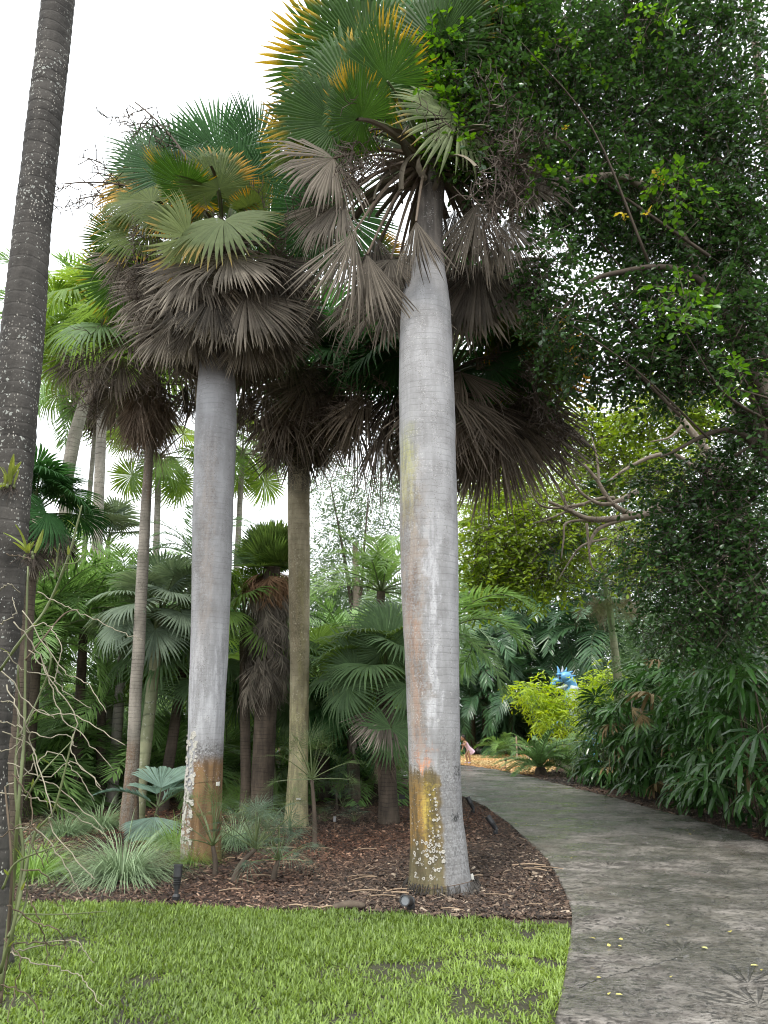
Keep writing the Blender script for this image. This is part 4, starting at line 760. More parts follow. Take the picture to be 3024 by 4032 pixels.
# ------------------------------------------------------------------ other palms
m_tr_ring = mat_bark('ringed_trunk_bark', (.16, .145, .12), (.34, .31, .27), .12, .7, (.5, .5, .46), .4, 24)
m_tr_dark = mat_bark('dark_fibrous_bark', (.035, .028, .022), (.13, .10, .075), .06, .6, streak=.5)
m_tr_green = mat_bark('green_ringed_bark', (.16, .18, .10), (.30, .30, .19), .2, .6, (.45, .45, .38), .4, 20, patches=[(-3.2, 3.2, 3.6, 9, (.17, .26, .11), .3, .15, .9, .1)])
LP = {}
def pinn_fam(key, n, mat, pm=None, arch=70, da=14, **kw): LP[key] = [pinn_mesh('frond', [mat, pm or m_pet_g], 200 + hash_(key) + i, arch=arch + da * i, **kw) for i in range(n)]
pinn_fam('arching', 4, m_pin_g, L=2.6, npair=44, ll=.66, lw=.021, arch=85, droop=.45, vang=22)
pinn_fam('light', 4, m_pin_l, L=2.4, npair=44, ll=.55, lw=.016, arch=60, droop=.35, vang=28)
pinn_fam('grey', 4, m_pin_s, L=2.4, npair=46, ll=.5, lw=.016, arch=85, droop=.3, vang=20)
pinn_fam('dark', 5, m_pin_d, L=3.2, npair=34, ll=.85, lw=.038, arch=80, da=12, droop=.55, vang=8)
pinn_fam('plume', 3, m_pin_g, L=3.6, npair=60, ll=.8, lw=.02, arch=80, da=18, droop=.7, vang=30, plumose=.5)
pinn_fam('stiff', 3, m_pin_l, L=2.0, npair=42, ll=.42, lw=.013, arch=50, droop=.2, vang=35)
def fan_palm(base, C, label, mesh, n, sc, tr, tmat, el=(75, -25), dead=None, nd=0, seed=0, cat='palm tree', group=None, lean=None, name='fan_palm', flare=.0):
    rs = np.random.RandomState(300 + seed); t = thing(name, (base.x, base.y, 0), label, cat, group)
    mid = (base + C) / 2 + (lean or Vector((0, 0, 0)))
    put('trunk', trunk_mesh('trunk', tmat, [(base.x, base.y, -.06, tr * 1.25), (base.x * .8 + mid.x * .2, base.y * .8 + mid.y * .2, C.z * .15, tr * 1.03), (mid.x, mid.y, mid.z, tr), (C.x, C.y, C.z, tr * .85)], seed, 14, .03, .004, .09, .08), t)
    crown(t, C, ring_specs(rs, mesh, n, el[0], el[1], sc * .88, sc * 1.1, rollj=.3))
    if nd: crown(t, C, ring_specs(rs, dead, nd, el[1] - 12, -72, sc * .75, sc * .95, 'dead_frond'))
    return t
def feather_palm(base, C, label, mesh, n, sc, tr, tmat, el=(80, 5), seed=0, cat='palm tree', group=None, lean=None, azr=None, name='feather_palm'):
    rs = np.random.RandomState(400 + seed); t = thing(name, (base.x, base.y, 0), label, cat, group)
    if tr:
        mid = (base + C) / 2 + (lean or Vector((0, 0, 0)))
        put('trunk', trunk_mesh('trunk', tmat, [(base.x, base.y, -.06, tr * 1.3), (base.x * .85 + mid.x * .15, base.y * .85 + mid.y * .15, max(.05, C.z * .12), tr * 1.05), (mid.x, mid.y, mid.z, tr), (C.x, C.y, C.z, tr * .8)], seed, 14, .02, .004, .12, .08), t)
    crown(t, C, ring_specs(rs, mesh, n, el[0], el[1], sc * .85, sc * 1.1, rollj=.3, **({'azr': azr} if azr else {})))
    return t
def gz(px, Y): q = P(px, 2831, Y); return Vector((q.x, Y, 0))
# left background
fan_palm(gz(95, 8.8), P(125, 2030, 8.8), 'spiky fan palm with brown skirt, half hidden behind the dark spotted trunk', DK, 18, .52, .12, m_tr_dark, (75, -12), FM['dead_low'], 9, 1)
t = thing('royal_palm', tuple(gz(205, 21)), 'leaning ringed trunk with feathery crown behind the dark spotted trunk', 'palm tree')
rp = trunk_px([(175, 235, 2990), (215, 262, 2400), (240, 290, 1870), (268, 318, 1720), (305, 348, 1600), (338, 368, 1500), (350, 376, 1420)], 21); put('trunk', trunk_mesh('trunk', m_tr_ring, rp, 8, 18, .01, .006, .14, .1), t)
Cr = P(362, 1400, 21); crown(t, Cr, ring_specs(np.random.RandomState(5), LP['plume'], 16, 80, -25, .95, 1.1))
for tx, ty, dy in ((180, 950, -.8), (110, 1150, .3), (230, 1100, -1.0), (150, 1330, -.5)): d, l = to_px(Cr, tx, ty, dy); put('frond', LP['plume'][0], t, orient((d + Vector((0, 0, .45))).normalized(), 0, Cr, l / 3.2))
fan_palm(gz(338, 24), P(395, 1480, 24), 'slender distant fan palm with thin curved pale trunk', FM['mid_fan'], 20, 1.5, .085, m_tr_ring, (70, -60), FM['brown_low'], 8, 2, lean=Vector((-.25, 0, 0)))
fan_palm(gz(450, 16), P(415, 1290, 16), 'light green fan palm between the spotted trunk and the silver palm', LF, 24, 1.25, .12, m_tr_ring, (75, -55), FM['brown_low'], 6, 3, lean=Vector((-.2, 0, 0)))
fan_palm(gz(610, 21), P(625, 1800, 21), 'distant fan palm hanging beneath the petticoat of the thin palm', LF, 12, 1.1, .10, m_tr_ring, (40, -60), None, 0, 4)
fan_palm(gz(900, 23), P(955, 1790, 23), 'distant pale green fan palm behind the brown-footed silver palm', LF, 16, 1.15, .10, m_tr_ring, (50, -60), None, 0, 5)
fan_palm(gz(450, 24), P(425, 2150, 24), 'distant bluish fan palm poking above the low palms', BF, 10, 1.0, .10, m_tr_ring, (85, 25), None, 0, 6)
feather_palm(gz(760, 19), P(770, 2200, 19), 'grey-green feather palm arching left of the brown-footed silver palm', LP['grey'], 16, .85, .12, m_tr_ring, (80, 0), 7)
feather_palm(gz(470, 15), P(500, 2360, 15), 'mid green feather palm beside the thin petticoat palm', LP['light'], 16, .75, .1, m_tr_ring, (80, 0), 8)
fan_palm(gz(575, 13), P(630, 2430, 13), 'blue-green fan palm with broad stiff fans beside the thin petticoat palm', BF, 22, .72, .10, m_tr_green, (75, -35), None, 0, 9)
fan_palm(gz(665, 14.2), P(720, 2640, 14.2), 'fan palm with dark leaning trunk between thin palm and silver palm', MF, 20, .85, .10, m_tr_dark, (70, -40), None, 0, 10)
fan_palm(gz(985, 13.6), P(960, 2450, 13.6), 'bright yellow-green fan palm behind the brown-footed silver palm', LF, 20, .78, .09, m_tr_dark, (75, -40), None, 0, 11)
fan_palm(gz(1085, 15.5), P(1045, 2700, 15.5), 'fan palm with lichen-spotted trunk just left of the mossy palm', MF, 18, .8, .10, m_tr_green, (60, -40), None, 0, 12)
fan_palm(gz(760, 17), P(790, 2560, 17), 'shadowed fan palm behind the brown-footed silver palm', DK, 20, .95, .13, m_tr_dark, (70, -45), None, 0, 13)
AR = LP['arching']
feather_palm(gz(140, 13.6), P(150, 2540, 13.6), 'arching feather palm low behind the dark spotted trunk', AR, 20, .85, .10, m_tr_dark, (82, 5), 14)
feather_palm(gz(330, 14.6), P(330, 2470, 14.6), 'arching feather palm left of the thin petticoat palm', AR, 20, .9, .10, m_tr_dark, (82, 0), 15)
feather_palm(gz(430, 15), P(400, 2800, 15), 'low feather palm with broad drooping fronds by the thin petticoat palm', AR, 16, .75, .10, m_tr_dark, (80, 5), 16)
feather_palm(gz(200, 16), P(220, 2360, 16), 'light green feather palm behind the arching palms at the left', LP['light'], 18, .95, .10, m_tr_dark, (82, 0), 17)
feather_palm(gz(30, 14), P(20, 2420, 14), 'feather palm at the left edge behind the spotted trunk', LP['light'], 16, .95, .10, m_tr_dark, (82, 0), 18)
feather_palm(gz(580, 18), P(580, 2600, 18), 'shaded feather palm deep behind the thin petticoat palm', AR, 16, .9, .10, m_tr_dark, (80, -5), 19)
rs = np.random.RandomState(57)
for i, (px, Y, sc, lab) in enumerate(((95, 14.6, .8, 'trunkless feather palm behind the spotted trunk, nearest the grass clumps'), (230, 15.2, .85, 'trunkless feather palm between spotted trunk and thin palm'), (330, 15.8, .8, 'trunkless feather palm just left of the thin petticoat palm'), (170, 17, 1.0, 'trunkless feather palm deeper behind the spotted trunk'), (440, 17, .9, 'trunkless feather palm behind the thin petticoat palm'), (-40, 13.5, 1.0, 'trunkless feather palm at the left edge'), (640, 16, .9, 'trunkless feather palm in the shade between thin palm and silver palm'), (900, 17.5, .9, 'trunkless feather palm behind the brown-footed silver palm'), (1240, 17, .85, 'trunkless feather palm right behind the mossy palm'), (1420, 16.5, .85, 'trunkless feather palm left of the shaggy fan palm'), (1540, 19, .6, 'trunkless feather palm behind the foot of the tall silver palm'), (560, 19.5, 1.1, 'trunkless feather palm far behind the thin petticoat palm'))):
    q = gz(px, Y); feather_palm(q, q + Vector((0, 0, .2)), lab, AR, 22, sc, 0, None, (86, 18), 90 + i, cat='palm shrub', group='trunkless feather palms')
# centre: shaggy petticoat palm
Yk = 13.2; Ck = P(1070, 2235, Yk); tk = thing('petticoat_palm', tuple(gz(1075, Yk)), 'petticoat palm with dense green head and grey shaggy skirt behind the mossy trunk', 'palm tree')
put('trunk', trunk_mesh('trunk', m_tr_dark, [(Ck.x, Yk, -.05, .2), (Ck.x, Yk, 2.5, .18), (Ck.x, Yk, Ck.z, .16)], 9, 14, .03, .004, .1, .1), tk)
fam('stiff_fan', 3, m_fan_m, m_pet_g, nseg=50, spread=120, L=.3, R=1.05, join=.62, bend=4, costa=8, cup=-.1, fold=.35, droop=0, petarc=5)
rs = np.random.RandomState(41); crown(tk, Ck, ring_specs(rs, FM['stiff_fan'], 46, 85, 8, .56, .68))
m_skirt_r = mat_leaf('rusty_skirt_leaf', (.16, .09, .05), (.36, .22, .13), None, trans=.1, rough=.8, spec=.2, var=.5)
fam('rust_strand', 3, m_skirt_r, m_pet_d, nseg=16, spread=40, L=.25, R=.8, join=.5, bend=8, costa=20, cup=.02, fold=-.3, droop=.1, jit=.15, hang=.1, petarc=10)
fam('grey_strand', 3, m_fan_d, m_pet_d, nseg=18, spread=36, L=.2, R=.75, join=.5, bend=10, costa=8, cup=.02, fold=-.3, droop=.1, jit=.15, hang=.1, petarc=10)
for i in range(40): put('dead_frond', FM['rust_strand'][i % 3], tk, orient(dirv(rs.uniform(-3.14, 3.14), R_(rs.uniform(-48, -15))), rs.normal(0, .3), Ck + Vector((0, 0, -.05 - .2 * rs.rand())), rs.uniform(.6, .75)))
for i in range(150):
    az = rs.uniform(-3.14, 3.14); z = Ck.z - .25 - 1.65 * rs.rand(); r = .42 + .22 * (Ck.z - z) / 2.4 * -1 + .25
    put('dead_frond', FM['grey_strand'][i % 3], tk, orient(dirv(az, R_(rs.uniform(-72, -50))), rs.normal(0, .4), Vector((Ck.x, Yk, z)) + dirv(az, 0) * (.12 + .1 * rs.rand()), rs.uniform(.5, .8)))
# centre: feather palm and fan palms right of the mossy trunk
feather_palm(gz(1500, 17.5), P(1500, 2330, 17.5), 'bright green feather palm left of the tall silver palm', LP['light'], 20, .95, .13, m_tr_dark, (82, 5), 21)
feather_palm(gz(1330, 20), P(1340, 2560, 20), 'green feather palm low behind the mossy trunk', LP['arching'], 16, .9, .12, m_tr_dark, (80, -5), 22)
Yf = 12.6; tfl = fan_palm(gz(1530, Yf), P(1512, 2690, Yf), 'fan palm with short shaggy trunk left of the tall silver palm', MF, 20, .82, .15, m_tr_dark, (78, -28), FM['dead_low'], 4, 23)
Cf = P(1512, 2690, Yf)
fam('b_mid', 3, m_fan_m, m_pet_g, **BL, nseg=46, spread=150, join=.52, bend=-8, costa=16, cup=.06, fold=.12, droop=.1)
blade(tfl, Cf, [('b_mid', 1518, 2560, -.4, 1540, 2370, -.4, .1), ('b_mid', 1410, 2600, -.2, 1330, 2450, -.2, .1), ('b_mid', 1540, 2865, -.75, 1550, 3050, -.8, 0), ('b_mid', 1400, 2640, -.4, 1260, 2600, -.5, .2), ('b_mid', 1440, 2800, -.5, 1330, 2840, -.6, .1), ('b_mid', 1560, 2640, .2, 1640, 2480, .2, 0)], 'frond')
rs = np.random.RandomState(44)
for i in range(16): put('dead_frond', SS[i % 4], tfl, orient(dirv(rs.uniform(-3.14, 3.14), R_(-80)), 0, Vector((Cf.x, Yf, rs.uniform(1.2, 1.75))), rs.uniform(.45, .6)))
fan_palm(gz(1285, 16), P(1270, 2700, 16), 'dark fan palm right of the mossy trunk', MF, 20, .9, .12, m_tr_dark, (75, -40), None, 0, 24)
fan_palm(gz(1400, 15), P(1385, 2840, 15), 'low dark fan palm in the shade left of the shaggy fan palm', DK, 18, .72, .12, m_tr_dark, (75, -30), None, 0, 25)
fan_palm(gz(1010, 18), P(1000, 2880, 18), 'small fan palm with short trunk behind the brown-footed silver palm', LF, 14, .65, .15, m_tr_dark, (70, -40), FM['dead_low'], 6, 26)
fan_palm(gz(1180, 21), P(1200, 2760, 21), 'shaded fan palm deep behind the mossy trunk', DK, 18, 1.0, .12, m_tr_dark, (75, -40), None, 0, 27)
feather_palm(gz(1760, 16.5), P(1740, 2500, 16.5), 'feather palm whose fronds reach out right of the tall silver palm', LP['arching'], 18, .9, .12, m_tr_dark, (75, -5), 28)
feather_palm(gz(1670, 24), P(1650, 2450, 24), 'tall feather palm behind the tall silver palm', LP['grey'], 18, 1.3, .13, m_tr_ring, (80, -10), 29)
# dark palm thicket behind the clearing
DKP = LP['dark']
for i, (bx, py, Y, sc, lab) in enumerate(((1905, 2560, 36, 1.0, 'dark feather palm nearest the silver palm in the thicket behind the clearing'), (2080, 2440, 37, 1.15, 'tallest dark feather palm in the thicket behind the clearing'), (2230, 2540, 36.5, 1.05, 'dark broad-fronded palm behind the blue dragon head'), (2010, 2720, 35.5, .9, 'low dark palm drooping over the back of the clearing'), (1860, 2760, 36, .85, 'low dark palm behind the child in pink'), (2360, 2500, 35, 1.1, 'dark feather palm behind the slim crownshaft palm'), (2160, 2780, 36, .85, 'low dark palm behind the cycad'), (1950, 2380, 40, 1.2, 'tall dark palm at the back of the thicket'), (2290, 2360, 40, 1.2, 'tall dark palm right of the thicket'))):
    feather_palm(gz(bx, Y), P(bx, py, Y), lab, DKP, 20, sc, .12, m_tr_dark, (75, -25), 30 + i, group='dark palms behind the clearing')
rs = np.random.RandomState(50)
for i, (bx, Y, lab) in enumerate(((1850, 37.5, 'dark palm shoot at the thicket foot straight behind the child in pink'), (1960, 38, 'dark palm shoot at the thicket foot left of the rope barrier'), (2080, 38.5, 'dark palm shoot at the thicket foot behind the rope barrier'), (2200, 38, 'dark palm shoot behind the cycad and the bamboo'), (2330, 37.5, 'dark palm shoot low behind the blue dragon'), (2450, 36, 'dark palm shoot behind the far end of the lady palm hedge'))):
    q = gz(bx, Y); feather_palm(q, q + Vector((0, 0, .3)), lab, DKP, 16, 1.15, 0, None, (85, 15), 50 + i, group='dark palm shoots behind the clearing')
# slim palm with a crownshaft
Ys = 19; bs = gz(2440, Ys); Cs = P(2345, 2130, Ys); ts = thing('feather_palm', tuple(bs), 'slim ringed palm with green crownshaft and tan flower puff, right of the path', 'palm tree')
sp_rows = [(2420, 2470, 2990), (2416, 2452, 2680), (2402, 2430, 2520), (2385, 2412, 2380), (2372, 2398, 2300), (2362, 2388, 2240), (2348, 2366, 2150)]
put('trunk', trunk_mesh('trunk', m_tr_green, trunk_px(sp_rows, Ys), 12, 16, .01, .006, .2, .08), ts)
crown(ts, Cs, ring_specs(np.random.RandomState(8), LP['dark'][:2] + LP['light'][:1], 9, 60, -10, .75, .9))
puff = [panicle_mesh('flower_stalk', m, 70 + i, L=.75, nlat=12, nsub=14, sl=.12, arch=70, r=.008, a0=10, spread=.5) for i, m in enumerate((m_wire_l, mat_simple('olive_flower_stalk', (.16, .17, .06), .8)))]
for az, k in ((60, 0), (-70, 0), (10, 1), (100, 1), (-30, 1), (170, 0)): put('flower_stalk', puff[k], ts, orient(dirv(R_(az), R_(5)), 0, P(2384, 2380, Ys), 1.2))
# large drooping frond that reaches in from beyond the right edge
te = thing('feather_palm', tuple(gz(3330, 9)), 'broad drooping palm frond reaching in from the right edge', 'palm tree'); ce = P(3330, 1500, 9)
put('trunk', trunk_mesh('trunk', m_tr_green, [(ce.x, 9, -.05, .1), (ce.x, 9, 3, .085), (ce.x, 9, ce.z, .07)], 13, 12), te)
big = pinn_mesh('frond', [m_pin_d, m_pet_g], 91, L=2.0, npair=18, ll=.55, lw=.05, arch=95, droop=.8, vang=-10)
for az, el in ((-95, 40), (-60, 65), (-150, 30), (-110, 75), (60, 40), (100, 10), (170, 50)): put('frond', big, te, orient(dirv(R_(az), R_(el)), 0, ce, 1.0))
# ------------------------------------------------------------------ broadleaf trees
def limb(name, pts, r0, r1, root, mat=None, n=8, seg=8):
    pts = smooth_path(pts, seg); b = B(); b.tube(pts, lerp_r([r0, r1], len(pts)), n, [.5, 1, 0]); return put(name, b.mesh(name, mat or m_limb, True), root)
# the dark glossy tree overhanging from the right
tA = thing('broadleaf_tree', (5.9, 9.2, 0), 'dark glossy small-leaved tree overhanging the path from the right', 'tree')
put('trunk', trunk_mesh('trunk', m_limb, [(5.9, 9.2, -.05, .3), (5.7, 9.2, 2, .24), (5.4, 9.1, 4.2, .2), (5.0, 9.0, 6, .15)], 20, 18, .04, 0, .1, .08, .3), tA)
hub = Vector((5.4, 9.1, 4.2))
for ends, r in (((P(2700, 300, 8.6), P(2250, 150, 8.2)), .09), ((P(2600, 800, 8.4), P(2150, 700, 7.9), P(1850, 420, 7.8)), .09), ((P(2800, 1150, 8.4), P(2400, 1080, 8.0), P(2180, 1250, 8)), .07), ((P(2900, 1700, 8.8), P(2600, 1800, 8.6)), .07), ((P(2900, -200, 9), P(2500, -400, 9)), .09), ((P(2600, 500, 10), P(2200, 450, 10.5)), .08), ((P(2500, 1000, 10.2), P(2300, 900, 10.6)), .07)):
    limb('limb', [hub] + list(ends), r, .012, tA, m_twig if r < .08 else m_limb)
rs = np.random.RandomState(88); cl_ = []; fresh = []
def clump(px, py, Y, rx, ry, n, tone=.5, rz=.5):     # radii in photo pixels across/up, metres in depth
    c = P(px, py, Y); s = 1 / ppm(Y, c.z); return (c, (rx * s, rz, ry * s), n, tone)
for px, py, Y, rx, ry, n in ((1880, 330, 7.6, 190, 330, 500), (2000, 90, 7.7, 160, 230, 330), (1990, 620, 7.7, 230, 180, 330), (2150, 350, 8.2, 300, 380, 850), (2400, 100, 8.3, 330, 300, 700), (2500, 500, 8.5, 350, 330, 900), (2750, 150, 8.5, 330, 330, 750), (2880, 560, 8.5, 260, 380, 800), (2300, 760, 8.4, 300, 190, 520), (2650, 900, 8.6, 320, 220, 620), (2900, 1000, 8.6, 230, 250, 500), (2150, 1080, 8.0, 130, 160, 170), (2230, 1300, 8.1, 150, 130, 150), (2500, 1230, 8.7, 260, 170, 380), (2800, 1300, 8.5, 280, 230, 600), (2400, 1450, 8.6, 220, 90, 210), (2640, 1470, 8.7, 260, 100, 270), (2700, -200, 9, 600, 250, 700), (2950, 1750, 9, 180, 200, 250), (2100, 200, 9.4, 300, 300, 450), (2600, 350, 10, 420, 420, 800), (2800, 900, 10.2, 350, 350, 600), (2450, 900, 10, 300, 250, 350),
        (2700, 1900, 9.6, 220, 100, 230), (2850, 2050, 9.4, 260, 190, 420), (2620, 2250, 9.8, 200, 160, 240), (2850, 2350, 9.4, 220, 180, 330), (2700, 2480, 10, 210, 110, 200), (2950, 2200, 9.2, 150, 250, 260), (2640, 2080, 10, 130, 110, 130)): cl_.append(clump(px, py, Y, rx, ry, int(n * .85), rs.rand(), .75))
put('crown', cloud_mesh('crown', [m_oak, m_twig], 90, cl_, .078, 8, .28, 2.0, 1.15), tA, kind='stuff')
for px, py, rx, ry, n in ((1770, 180, 110, 140, 90), (1735, 420, 80, 160, 85), (1830, 580, 120, 80, 60), (1950, 60, 130, 90, 70), (1870, 380, 120, 120, 60), (1850, 60, 60, 60, 25), (2560, 80, 110, 50, 12), (2660, 730, 120, 80, 20), (2640, 1180, 110, 70, 16), (2700, 1270, 120, 60, 14), (2100, 700, 160, 60, 14), (2900, 1480, 90, 80, 14), (2200, 180, 240, 140, 14), (2080, 330, 160, 200, 14)): fresh.append(clump(px, py, 7.5, rx, ry, n, .5, .3))
for i in range(26):
    c_ = cl_[rs.randint(len(cl_))]; e_ = c_[0] + Vector((rs.normal(0, .5) * c_[1][0], rs.normal(0, .4), rs.normal(0, .5) * c_[1][2] - .1)); s_ = hub + (e_ - hub) * rs.uniform(.35, .6) + Vector((rs.normal(0, .3), rs.normal(0, .3), rs.normal(0, .3))); limb('limb', [s_, (s_ + e_) / 2 + Vector((rs.normal(0, .15), 0, rs.normal(0, .2))), e_], rs.uniform(.014, .028), .004, tA, m_twig, 5, 5)
put('crown', cloud_mesh('crown', [m_oak_l, m_twig], 91, fresh, .085, 8, .28, 1.6, 1.2), tA, kind='stuff')
put('crown', cloud_mesh('crown', [m_oak_y, m_twig], 92, [clump(2450, 825, 7.5, 14, 20, 2, .5, .05), clump(2545, 850, 7.5, 14, 14, 2, .5, .05), clump(2590, 690, 7.5, 12, 14, 2, .5, .05), clump(2216, 485, 7.4, 12, 10, 1, .5, .05)], .06, 5, .08, 1.6), tA, kind='stuff')
# the bare-limbed tree behind it
Yb = 14.0; tB = thing('broadleaf_tree', (7.4, 14.4, 0), 'tree with bare twisted grey limbs and yellow-green leaves right of the silver palm', 'tree')
put('trunk', trunk_mesh('trunk', m_limb, [(7.4, 14.4, -.05, .32), (7.3, 14.3, 2, .26), (7.2, 14.2, 4.5, .2), (7.0, 14.2, 6, .18)], 22, 18, .04, 0, .1, .1, .3), tB)
def lp(L, Y=Yb): return [P(a, b_, Y + (c if len(q) > 2 else 0)) for q in L for a, b_, c in [(q + (0,))[:3]]]
hb = Vector((7.2, 14.2, 4.5)); hb2 = Vector((7.0, 14.2, 5.9))
for L, r0, r1, st in (([(2780, 1960), (2610, 2005), (2480, 2035), (2330, 2045), (2240, 2010), (2160, 1975)], .12, .03, hb), ([(2600, 1990), (2540, 2025), (2470, 2020), (2400, 1970), (2350, 1890), (2300, 1830)], .085, .03, None), ([(2510, 1935), (2440, 1970), (2370, 1985), (2300, 1950), (2240, 1880)], .06, .025, None), ([(2480, 2035), (2370, 2075), (2335, 2110), (2320, 2150)], .045, .025, None),
        ([(2850, 1850), (2780, 1770), (2690, 1660), (2600, 1560), (2480, 1470), (2380, 1440)], .11, .03, hb2), ([(2850, 1870), (2740, 1840), (2650, 1790), (2560, 1800), (2460, 1850), (2390, 1900)], .08, .02, hb), ([(2980, 1680, .6), (2930, 1650, .6), (2860, 1560, .6), (2820, 1520, .6), (2730, 1540, .4), (2620, 1550, .3), (2560, 1530, .3)], .14, .03, None), ([(2980, 1690, .6), (3030, 1600, .6), (3080, 1500, .6)], .1, .05, None),
        ([(2330, 2045), (2230, 2060), (2220, 2120), (2210, 2200)], .03, .012, None), ([(2300, 1985), (2200, 2000), (2130, 1990), (2080, 1930)], .04, .012, None), ([(2310, 2060), (2318, 2150), (2330, 2230), (2370, 2260), (2430, 2300)], .03, .008, None), ([(2360, 1900), (2350, 1800), (2330, 1720)], .03, .01, None), ([(2240, 2010), (2180, 1890), (2140, 1830)], .035, .012, None), ([(2390, 2120), (2290, 2150), (2230, 2230), (2200, 2280)], .025, .008, None), ([(2420, 1960), (2350, 1965), (2260, 2000), (2170, 2040), (2100, 2060)], .04, .01, None), ([(2700, 1660), (2640, 1720), (2560, 1740)], .04, .012, None)):
    pts = lp(L); limb('limb', ([st] if st else []) + pts, r0, r1, tB)
rs = np.random.RandomState(95); b = B(); P0, P1 = [], []
for _ in range(260):
    p = np.array(P(rs.uniform(2060, 2480), rs.uniform(1820, 2320), Yb + rs.uniform(-.5, .5))); d = rnd_unit(rs, 1)[0] + np.array([-.6, 0, -.3])
    for q in range(4): d2 = d + rnd_unit(rs, 1)[0] * .5; d2 /= np.linalg.norm(d2); P0.append(p); p = p + d2 * rs.uniform(.06, .16); P1.append(p); d = d2
b.sticks(P0, P1, .006, .004); put('twigs', b.mesh('twigs', m_twig), tB, kind='stuff')
cB = [clump(px, py, Y, rx, ry, n, rs.rand(), .9) for px, py, Y, rx, ry, n in ((1950, 2130, 18, 170, 200, 330), (2120, 2230, 18, 190, 130, 280), (2180, 2060, 17.5, 190, 160, 240), (2420, 1720, 18, 200, 150, 260), (2600, 1620, 17, 200, 130, 230), (2350, 1850, 18, 140, 90, 120), (2000, 1920, 18.5, 170, 110, 200), (1900, 2320, 18, 100, 70, 90), (2600, 1850, 17, 150, 100, 130), (2230, 1700, 18.5, 170, 110, 170), (2480, 2150, 16, 130, 110, 110), (2760, 1600, 17, 140, 140, 160))]
put('crown', cloud_mesh('crown', [m_yg, m_twig], 96, cB, .15, 9, .5, 1.8, .85), tB, kind='stuff')
# far trees
def far_tree(px, Y, label, clumps, mat, seed, ll=.16, tr=.3):
    ll = ll * 1.3; clumps = [(a, c, rx, ry, int(n * 1.6)) for a, c, rx, ry, n in clumps]
    b_ = gz(px, Y); t = thing('broadleaf_tree', tuple(b_), label, 'tree', 'trees far behind the palms'); top = max(c[1] for c in clumps)
    zt = P(px, min(c[1] for c in clumps) + 120, Y).z
    put('trunk', trunk_mesh('trunk', m_limb, [(b_.x, Y, -.1, tr * 1.3), (b_.x + .2, Y, zt * .4, tr), (b_.x, Y, zt * .85, tr * .4)], seed, 10, .04, 0, .1, .25), t)
    rs = np.random.RandomState(seed)
    for c in clumps[:5]: e = P(c[0], c[1], Y + rs.uniform(-1, 1)); s0 = Vector((b_.x + .1, Y, zt * rs.uniform(.3, .6))); limb('limb', [s0, (s0 + e) / 2 + Vector((0, 0, .4)), e], tr * .35, .03, t, m_twig, 6, 5)
    put('crown', cloud_mesh('crown', [mat, m_twig], seed, [clump(a, c, Y + rs.uniform(-1.5, 1.5), rx, ry, n, .5, 1.6) for a, c, rx, ry, n in clumps], ll, 9, .7, 2.0, .9, simple=True, twigs=False), t, kind='stuff')
far_tree(1390, 34, 'open-crowned oak behind the mossy trunk and the tall silver palm', [(1300, 1900, 120, 100, 130), (1450, 1960, 160, 120, 220), (1330, 2080, 110, 100, 150), (1500, 2130, 130, 110, 190), (1400, 2260, 160, 90, 200), (1280, 2230, 90, 130, 130), (1560, 1880, 100, 90, 110)], m_bgd, 501, .15)
far_tree(1250, 44, 'distant tree low behind the petticoat palm', [(1250, 2380, 150, 130, 380), (1380, 2420, 170, 130, 380), (1120, 2500, 150, 120, 300), (1500, 2420, 140, 130, 300)], m_bgd, 502, .2)
far_tree(600, 42, 'distant bushy tree behind the blue-green fan palm', [(560, 2420, 200, 110, 420), (760, 2420, 170, 130, 400), (380, 2450, 160, 120, 360), (900, 2480, 160, 140, 360), (660, 2620, 250, 120, 450)], m_bgd, 503, .2)
far_tree(150, 42, 'distant bushy tree at the far left', [(200, 2380, 170, 130, 420), (30, 2350, 160, 160, 420), (120, 2560, 250, 130, 500), (-120, 2420, 150, 200, 350)], m_bgd, 504, .2)
far_tree(1900, 46, 'tall distant tree above the dark palm thicket', [(1900, 2000, 180, 200, 500), (2100, 1850, 200, 200, 520), (2050, 2200, 250, 160, 600), (1850, 2300, 150, 150, 350), (2250, 2050, 170, 220, 420)], m_yg, 505, .2)
far_tree(2500, 40, 'distant tree behind the bare twisted limbs', [(2450, 1950, 200, 180, 420), (2600, 1800, 200, 170, 350), (2650, 2100, 220, 200, 520), (2420, 2250, 200, 170, 450), (2750, 2350, 250, 200, 600), (2850, 1900, 200, 200, 400), (2560, 2480, 260, 140, 560)], m_bgd, 506, .2)
far_tree(2900, 26, 'leafy tree behind the lady palm hedge at the right edge', [(2900, 2100, 220, 220, 500), (3050, 1800, 200, 250, 450), (2750, 2350, 200, 180, 420), (3000, 2450, 220, 200, 450), (3100, 1350, 200, 250, 350), (2800, 2650, 260, 220, 600), (3050, 2700, 260, 240, 600), (2600, 2600, 220, 200, 500)], m_bgd, 507, .12)
far_tree(1080, 38, 'far tree whose top shows between the two silver palms', [(1000, 2620, 160, 110, 340), (1180, 2640, 140, 100, 300), (860, 2650, 140, 90, 260), (1330, 2640, 160, 100, 320)], m_bgd, 508, .2)
far_tree(2050, 52, 'broad dark tree closing the view behind the clearing', [(1800, 2650, 220, 200, 600), (2050, 2600, 250, 200, 700), (2300, 2650, 250, 220, 700), (1950, 2850, 280, 110, 500), (2250, 2850, 280, 110, 500), (2550, 2700, 250, 220, 600), (1550, 2700, 200, 180, 500), (1650, 2870, 200, 90, 300)], m_pin_d, 509, .22)

